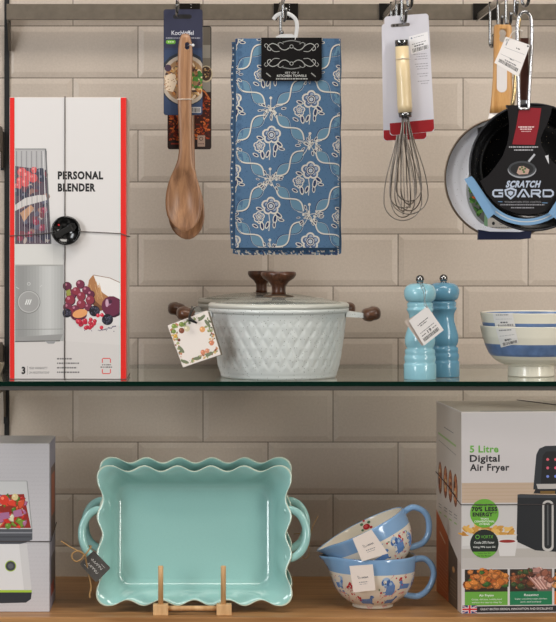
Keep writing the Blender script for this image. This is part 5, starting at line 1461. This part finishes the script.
# ------------------------------------------------------------------ whisks
def whisks():
    IV = mat('ivory handle', (228, 206, 164), 0.28, coat=0.4)
    WIRE = mat('whisk wire', (138, 130, 122), 0.3, 1.0)
    def whisk(top, bot, d, label, cardq, red_from, label_q):
        a = P(*top, d); b = P(*bot, d-0.0)
        org = P(top[0], top[1], d)
        root = thing('whisk', label, 'whisk', org, 'ivory handled whisks on cards')
        ax = (b-a).normalized(); rx = Vector((0, 1, 0)).cross(ax).normalized(); ry = ax.cross(rx)
        L = (b-a).length; k = d/F
        M = Matrix((rx, ry, ax)).transposed()
        def Z(py): return (py-top[1])*k
        mb = MB(); mb.lathe([(0.0005, 0), (6.6*k, 0), (6.9*k, 0.4*k), (6.9*k, 6.4*k), (0.0005, 6.4*k)], a, 32, M=M); cap = mb.build('end_cap', M_CHROME, root, org)
        MB().lathe([(0.0005, 6.3*k), (6.8*k, 6.3*k), (7.2*k, 40*k), (7.5*k, 66*k), (7.2*k, 72.5*k), (0.0005, 72.5*k)], a, 32, M=M).build('handle', IV, root, org)
        MB().lathe([(0.0005, 72.3*k), (7.0*k, 72.3*k), (6.4*k, 77*k), (5.2*k, 77.5*k), (0.0005, 77.5*k)], a, 32, M=M).build('ferrule', M_CHROME, root, org)
        mb = MB(); nl = 5
        for i in range(nl):
            an = math.pi*i/nl+0.3; dv = rx*math.cos(an)+ry*math.sin(an); Wm = (19.3-i*1.3)*k; zl = L-i*3.2*k; z0 = 76*k
            pts = []
            for j in range(49):
                t = j/48*2-1; s_ = abs(t); sg = 1 if t >= 0 else -1
                # half loop: from ferrule (s=1) to bottom (s=0)
                u = 1-s_        # 0 ferrule .. 1 bottom
                if u < 0.6:
                    q = u/0.6; z = z0+(zl-z0-Wm)*q; w_ = (3.2*k)+(Wm-3.2*k)*(math.sin(q*math.pi/2)**1.7)
                else:
                    q = (u-0.6)/0.4; z = zl-Wm+Wm*math.sin(q*math.pi/2); w_ = Wm*math.cos(q*math.pi/2)
                pts.append(a+ax*z+dv*(sg*w_))
            mb.tube(pts, 0.00085, 6)
        mb.build('wire_loops', WIRE, root, org)
        cd = d+0.013
        cpts = [P(x, y, cd) for x, y in cardq]
        f = quad_map([cpts[0], cpts[1], cpts[2], cpts[3]], 44, 120)
        cq = [f(x, y, 0) for x, y in rrect(0, 0, 44, 120, 3.2)]
        c = MB().slab(cq, 0.0008).build('backing_card', mat('white grey card', (204, 202, 210), 0.5), root, org); lab(c, 'white card with a red lower band')
        p = Print(f)
        p.poly(rrect(0.3, 0.3, 43.7, 119.7, 3), (204, 202, 210))
        p.poly([(0.3, red_from), (43.7, red_from), (43.7, 117), (42, 119.2), (40.4, 119.7), (3.6, 119.7), (1.8, 119), (0.3, 117)], (150, 18, 28))
        p.poly(rrect(6, 8, 25, 11.4, 1.6), (110, 104, 100)); p.disc(9, 9.7, 1.3, (40, 36, 34)); p.disc(12.5, 9.7, 1.3, (40, 36, 34))
        if label_q:
            g = (150, 148, 158)
            for i, (x, w_) in enumerate(((27, 13), (30, 11), (28, 13), (0, 0), (28, 13), (29, 12), (30, 11), (0, 0), (30, 11), (32, 8), (0, 0), (30, 12), (33, 7))):
                if w_: p.small(x, 40+i*2.5, x+w_, 0.8, g, i)
            p.poly([(23.4, 22), (42.2, 18.4), (43.0, 35.4), (25, 40)], (228, 226, 228))
            A = lambda x, y: (23.4+x*18.6/18+y*0.07, 22+y-x*0.21)
            p.disc(*A(2.4, 2.4), 0.9, (120, 130, 150)); p.small(4.5, 2.2, 14, 0.6, (150, 150, 160), 40, A); p.small(2, 8.4, 16, 0.6, (100, 100, 104), 41, A); p.small(4, 10.6, 13, 1.1, (60, 60, 64), 42, A); p.bars(2, 13, 17, 17, seed=5, A=A)
        q = p.build('card_print', c); q.location = -org
        mb = MB(); mb.tube(circ_path2(a+ax*(19*k), M, 7.4*k), 0.0005, 6, closed=True); mb.build('tie', mat('clear tie', (220, 206, 190), 0.3), root, org)
    def circ_path2(c, M, r): return [c+M @ Vector((r*math.cos(a), r*math.sin(a), 0)) for a in [2*math.pi*i/24 for i in range(24)]]
    whisk((401.6, 40), (410.0, 214), 3.556-0.012, 'ivory handled whisk on a white and red card, front one with the price label', [(384.2, 16.6), (428.4, 13.4), (434.6, 131.5), (390, 135.8)], 107.5, True)
    whisk((399.5, 48), (403.2, 220.5), 3.655-0.012, 'ivory handled whisk mostly hidden behind the front whisk card', [(381.6, 24), (424.4, 22), (426.8, 139.2), (383.4, 141)], 109, False)
whisks()

# ------------------------------------------------------------------ wooden-handled turner with tag
def turner():
    d = 3.556-0.018; k = d/F
    org = P(502, 30, d)
    root = thing('turner', 'wooden handled turner with a rounded white inlay, left of the pans', 'utensil', org)
    prof = [(24.8, 496, 509.6), (25.6, 494.4, 511), (28, 493.6, 511.8), (34, 493.6, 511.6), (60, 493.4, 511.4), (80, 492.6, 512), (95, 491.6, 512.6), (105, 490.6, 513.2), (113, 489.4, 514)]
    def tubeflat(pr, th, nm, m, parent=root):
        mb = MB(); rows = []; N = 28
        for y, l, r in pr:
            cx, hw = (l+r)/2, (r-l)/2; ring = []
            for a in range(N):
                an = 2*math.pi*a/N; ca, sa = math.cos(an), math.sin(an)
                q = P(cx+hw*math.copysign(abs(ca)**0.5, ca), y, d); q.y += -math.copysign(abs(sa)**0.6, sa)*th/2; ring.append(q)
            rows.append(ring)
        mb.v = [v for r_ in rows for v in r_]
        for i in range(len(rows)-1):
            for a in range(N): mb.f.append((i*N+a, i*N+(a+1) % N, (i+1)*N+(a+1) % N, (i+1)*N+a)); mb.mi.append(0); mb.sm.append(True)
        mb.f.append(tuple(range(N))); mb.mi.append(0); mb.sm.append(False); mb.f.append(tuple(range((len(rows)-1)*N, len(rows)*N))); mb.mi.append(0); mb.sm.append(False)
        return mb.build(nm, m, parent, org)
    h = tubeflat(prof, 0.009, 'handle', wood('honey wood', (176, 126, 70), (206, 158, 98), 2, 50, 10, 0.45))
    cut = MB().lathe([(2.6*k, -0.02), (2.6*k, 0.02)], (0, 0, 0), 20, M=Matrix.Rotation(math.pi/2, 3, 'X'), fn=lambda r, z, t, i: (r*(1+1.6*abs(math.sin(t))**1.4), z)).build('cut', M_DARK)
    cut.location = P(502.6, 36, d); bpy.context.view_layer.update()
    md = h.modifiers.new('hole', 'BOOLEAN'); md.object = cut; md.operation = 'DIFFERENCE'; md.solver = 'EXACT'
    me = bpy.data.meshes.new_from_object(h.evaluated_get(bpy.context.evaluated_depsgraph_get())); h.modifiers.clear(); h.data = me; bpy.data.objects.remove(cut)
    tubeflat([(112.6, 489.4, 514), (122, 487, 516), (134, 485, 518), (146, 486, 517), (148, 490, 513)], 0.006, 'blade', mat('white silicone', (220, 214, 210), 0.5))
    p = Print(plane_map(d-0.0048)); p.poly(rrect(496.8, 60, 507, 92.4, 5), (214, 208, 206)); lab(p.build('inlay', root, org), 'white rounded inlay')
turner()

# ------------------------------------------------------------------ frying pans
def pan(c, R, H, m_in, m_out, m_rim, label, name='frying_pan'):
    """hanging, cooking side to the viewer (-y). c = centre of the rim plane"""
    root = thing(name, label, 'pan', c)
    M = Matrix.Rotation(math.pi/2, 3, 'X')   # local z -> -y
    pr = [(0.001, -H), (R*0.72, -H), (R*0.80, -H+0.004), (R*0.93, -H*0.45), (R*0.985, -0.003), (R, -0.0012), (R, 0.0006), (R-0.0018, 0.0012), (R-0.003, 0.0), (R*0.955, -0.006), (R*0.88, -H*0.55), (R*0.765, -H+0.007), (R*0.70, -H+0.0045), (0.001, -H+0.0045)]
    q = []
    for i in range(len(pr)-1):
        for j in range(2): t = j/2; q.append((pr[i][0]*(1-t)+pr[i+1][0]*t, pr[i][1]*(1-t)+pr[i+1][1]*t))
    q.append(pr[-1])
    def mf(i):
        if i < 10: return 1
        if i < 16: return 2
        return 0
    MB().lathe(q, c, 128, M=M, mfn=mf).build('pan_body', [m_in, m_out, m_rim], root, c)
    return root
def pans():
    # white pan, behind
    d = 3.455-0.03; s = F/d
    c = P(505.5, 178, d)
    wp = pan(c, 61.5/s, 0.020, speckled('pale ceramic coat', (242, 242, 248), (120, 116, 116), 300, 0.12, 0.4, 0.3, 0.6), mat('pan outside grey', (150, 150, 156), 0.4), mat('bronze rim', (128, 112, 96), 0.35, 0.6), 'pale ceramic frying pan hanging behind the black one')
    R = 61.5/s; dl = d-0.003
    h = [P(509, 122, dl+0.02), P(511.5, 108, dl+0.004), P(514, 95, dl), P(517, 60, dl), P(518, 30, dl), P(519.6, 18, dl)]
    MB().tube(bez(h, 30), 0.0030, 10, flat=1.6).build('handle', mat('gold steel', (200, 176, 130), 0.25, 0.9), wp, c)
    dc = d+0.012
    # photo disc in the pan
    mb = MB(); mb.slab([P(x, y, dc) for x, y in circ(512, 190, 46, 46, 64)], 0.0006)
    o = mb.build('label_disc', mat('picture card', (190, 190, 184), 0.5), wp, c); lab(o, 'round picture card with salad leaves')
    p = Print(plane_map(dc)); r = random.Random(3)
    p.poly(circ(512, 190, 45.6, 45.6, 64), (150, 152, 154)); p.disc(512, 190, 43, (96, 96, 92), n=60)
    for i in range(110):
        a = r.uniform(math.radians(100), math.radians(215)); q_ = r.uniform(20, 42); x, y = 512+q_*math.cos(a), 190+q_*math.sin(a)
        p.disc(x, y, r.uniform(2, 5), r.choice([(50, 96, 34), (70, 124, 44), (36, 70, 30), (92, 140, 60), (28, 50, 26)]) if r.random() < 0.93 else (190, 80, 40), ry=r.uniform(0.8, 2), rot=r.uniform(0, 180), n=9)
    p.poly([(486, 217), (532, 222), (532, 234), (494, 232), (485, 228)], (206, 198, 188)); p.poly([(484.6, 208), (487.6, 210), (487.6, 231), (484, 229)], (130, 168, 130))
    p.disc(493.4, 223.4, 1.5, (30, 30, 30), ry=1.8, n=10); p.ring(501.4, 223, 1.6, 0.5, (70, 66, 66), n=10); p.small(490, 227, 510, 0.9, (100, 96, 96), 4)
    q = p.build('disc_print', o); q.location = -c
    # navy clip at the bottom and top
    mb = MB(); mb.slab([P(x, y, d-0.003) for x, y in ((478.5, 229.6), (490, 231.6), (520, 232), (531.8, 229.8), (530.8, 238.4), (520, 239.6), (478, 239.8))], 0.01)
    lab(mb.build('bottom_clip', mat('navy board', (24, 32, 62), 0.45), wp, c), 'navy cardboard clip')
    mb = MB(); mb.slab([P(x, y, d-0.003) for x, y in ((478, 127.5), (483.5, 126), (484.5, 131), (478.4, 134))], 0.01)
    lab(mb.build('top_clip', M_DARK, wp, c), 'dark cardboard clip')
    # black pan
    d = 3.375-0.028; s = F/d
    c = P(533, 167.3, d); R = 64.3/s
    bk = speckled('black granite coat', (14, 14, 16), (124, 110, 88), 330, 0.17, 0.24, 0.5, 0.6)
    bp = pan(c, R, 0.04, bk, mat('pan outside black', (26, 26, 28), 0.4), mat('dark rim', (52, 52, 56), 0.25, 0.5), 'black speckled frying pan with dark sleeve reading SCRATCH GUARD and a square price tag')
    dl = d-0.001
    M_H = mat('brushed handle', (206, 206, 208), 0.22, 1.0)
    mb = MB()
    path = [P(519.0, 110, dl), P(518.4, 90, dl), P(517.6, 60, dl), P(517.2, 30, dl), P(518.2, 19, dl), P(521, 13.6, dl), P(524.6, 12, dl), P(528.4, 13.8, dl), P(531, 19, dl), P(531.8, 30, dl), P(530.8, 60, dl), P(529.2, 90, dl), P(528.4, 110, dl)]
    mb.tube(bez(path, 96), 0.0027, 12, flat=2.0)
    mb.tube([P(519.0, 109, dl), P(528.6, 109, dl)], 0.0028, 10, flat=2)
    mb.slab([P(x, y, dl+0.004) for x, y in ((518, 112), (519, 100), (528.6, 100), (529, 112))], 0.004)
    lab(mb.build('handle', M_H, bp, c), 'polished steel loop handle')
    MB().slab([P(x, y, dl+0.006) for x, y in ((520.2, 38), (528.8, 38), (527.4, 110), (520.6, 110))], 0.002).build('handle_reflection', mat('brown reflection', (96, 62, 52), 0.35, 0.6), bp, c)  # added strip, its brown imitates a reflection between the handle rails
    # barcode tag tied to the black pan's handle
    dt = 3.331; c0 = c.copy()
    c = [P(505.9, 36.6, dt), P(530, 45, dt), P(518.4, 77, dt), P(494.4, 62.8, dt)]
    t = MB().slab(c, 0.0004).build('price_tag', M_PAPER, bp, c0); lab(t, 'white square barcode tag')
    p = Print(quad_map(c, 26, 32)); g = (130, 128, 134)
    p.ring(2.6, 3.2, 1.2, 0.5, (70, 70, 76), n=8); p.line([(3.5, 5), (3.5, 9)], 1.2, (150, 150, 156)); p.disc(24.4, 1.8, 0.9, (40, 40, 44)); p.small(14, 7, 18, 1.0, (60, 60, 60), 1)
    p.line([(3, 11.5), (24, 10.4)], 0.3, g); p.line([(2, 20), (24, 19)], 0.3, g); p.small(12, 19.8, 16, 0.8, (90, 90, 96), 2); p.small(8, 23, 20, 1.0, (80, 80, 86), 3); p.bars(3, 25, 23, 28.6, seed=11)
    q = p.build('tag_print', t); q.location = -c0
    MB().tube(bez([P(509, 39.5, dt-0.0006), P(512, 33, dt), P(518, 30, dt+0.002), P(522.5, 31, dt+0.005)], 18), 0.0006, 6).build('thread', mat('white thread', (210, 206, 200), 0.7), bp, c0)
    c = c0
    # sleeve
    ds = d-0.004
    out = [(507, 105.4), (552.2, 106.6), (550.6, 114), (547.6, 123), (543, 132), (540.6, 138), (541.6, 146), (545.4, 153), (551, 160), (558, 166.4), (566, 172.6), (574.5, 181), (570, 192), (560, 202.6), (550, 209.4), (540, 213.2), (528, 214.8), (516, 213.4), (505, 209), (494, 201.8), (485.6, 192), (480.2, 181), (488.4, 175.2), (496, 165.8), (502.4, 156.6), (507.2, 144), (509, 134), (509.2, 123), (508, 112)]
    sl = MB().slab([P(x, y, ds) for x, y in out], 0.0009)
    sl.slab([P(x, y, ds+0.0012) for x, y in ((506.6, 105), (552.6, 106.2), (552.2, 108.8), (507.2, 107.8))], 0.012)
    sl = sl.build('card_sleeve', mat('matt black card', (24, 22, 24), 0.5, spec=0.25), bp, c); lab(sl, 'dark card sleeve with red strip and lettering')
    p = Print(plane_map(ds))
    p.poly([(519.4, 107.2), (541.2, 108.2), (538.4, 128), (534.8, 144.9), (512.2, 144.4), (516, 128)], (132, 10, 28)); 
    p.small(518.4, 126.4, 534, 1.2, (222, 200, 200), 1); p.small(520, 128.6, 532, 1.0, (222, 200, 200), 2)
    for i in range(5): p.disc(522+i*2, 131.4, 0.6, (222, 200, 200), n=5)
    p.small(509, 146.4, 538, 1.2, (176, 176, 180), 3); p.small(514, 149.4, 533, 1.2, (176, 176, 180), 4)
    # pan picture
    p.disc(522, 169.8, 14.2, (150, 152, 158), ry=8.4, n=36); p.disc(522, 168.8, 13.8, (60, 62, 66), ry=7.8, n=36); p.disc(522, 169, 11.6, (28, 28, 30), ry=6.2, n=36)
    p.line([(528.6, 161.6), (534.8, 154.2)], 2.0, (176, 178, 184)); p.poly([(516.6, 172.6), (519, 166.4), (523, 166), (529.4, 169.6), (528, 174), (519, 174.6)], (180, 150, 136))
    for x, y in ((520, 169), (523, 170), (525, 168.6), (522, 167.4), (524, 172)): p.disc(x, y, 1.2, (70, 100, 50), n=7)
    p.poly([(545, 156), (548.4, 155), (549, 164.4)], (200, 200, 204))
    G = (176, 186, 204)
    p.text('SCRATCH', 506.4, 180.6, 540.2, 187.6, G, 0.05, shear=0.28)
    def T(ch, a, b): p.text(ch, a, 188.6, b, 197.4, G, 0.02)
    # wide letters drawn as strokes
    w_ = 1.9
    p.line([(503, 190.2), (494.6, 190.2), (493.2, 191.6), (493.2, 194.8), (494.6, 196.4), (502.6, 196.4), (502.6, 193.2), (498.6, 193.2)], w_, G)
    p.poly([(504.4, 189.6), (510.6, 187.2), (516.8, 189.6), (516, 195), (510.6, 199.6), (505.2, 195)], G); p.poly([(506.2, 190.8), (510.6, 189.2), (515, 190.8), (514.4, 194.4), (510.6, 197.4), (506.8, 194.4)], (40, 40, 44)); p.poly([(508, 191.8), (510.6, 190.8), (513.2, 191.8), (512.8, 194), (510.6, 195.8), (508.4, 194)], G)
    p.line([(517.6, 197.2), (522.6, 189.6), (524.4, 189.6), (529.4, 197.2)], w_, G); p.poly([(521, 197.2), (523.5, 193.2), (526, 197.2)], G)
    p.line([(531.6, 197.3), (531.6, 190.2), (539.4, 190.2), (540.4, 191.6), (539.4, 193.6), (532, 193.6)], w_, G); p.line([(536.4, 193.8), (540.4, 197.2)], w_, G)
    p.line([(543.4, 196.4), (543.4, 190.2), (551, 190.2), (553, 192), (553, 194.6), (551, 196.4), (543, 196.4)], w_, G)
    p.line([(498, 201.6), (502.4, 201.8)], 0.6, (110, 150, 190)); p.line([(542, 202.8), (547.6, 203)], 0.6, (110, 150, 190))
    p.text('TITANIUM NON STICK COATING', 504.4, 201.2, 541, 202.8, (150, 150, 154)); p.small(500.4, 204.2, 544.6, 1.1, (140, 140, 146), 8); p.small(511, 207.2, 534, 1.1, (140, 140, 146), 9)
    q = p.build('sleeve_print', sl); q.location = -c
    # pale blue band round the sleeve bottom and the side tabs
    arc = [(526+46.4*math.cos(math.radians(a)), 172.6+46.2*math.sin(math.radians(a))) for a in range(18, 150, 4)]
    arc2 = [(526+52.6*math.cos(math.radians(a)), 173.2+52*math.sin(math.radians(a))) for a in range(146, 14, -4)]
    mb = MB(); mb.slab([P(x, y, ds+0.0014) for x, y in arc+arc2], 0.0008)
    mb.slab([P(x, y, d-0.012) for x, y in ((464.2, 179), (471.6, 176.2), (494.8, 213.4), (488.2, 219))], 0.0012)
    mb.slab([P(x, y, d-0.008) for x, y in ((471.6, 176.2), (474.4, 179), (495.6, 211), (494.8, 213.4))], 0.0012)
    mb.slab([P(x, y, d-0.012) for x, y in ((548.5, 213), (570, 180), (577, 182), (556, 219))], 0.0012)
    bandm = mat('light blue card', (116, 154, 190), 0.4)
    o = mb.build('blue_band', bandm, sl, (0, 0, 0)); o.location = -c; lab(o, 'pale blue card band')
    p = Print(plane_map(ds+0.0014)); p.line([(526+49.4*math.cos(math.radians(a)), 172.8+49*math.sin(math.radians(a))) for a in range(20, 148, 3)], 0.9, (196, 196, 190)); q = p.build('band_line', sl); q.location = -c
pans()
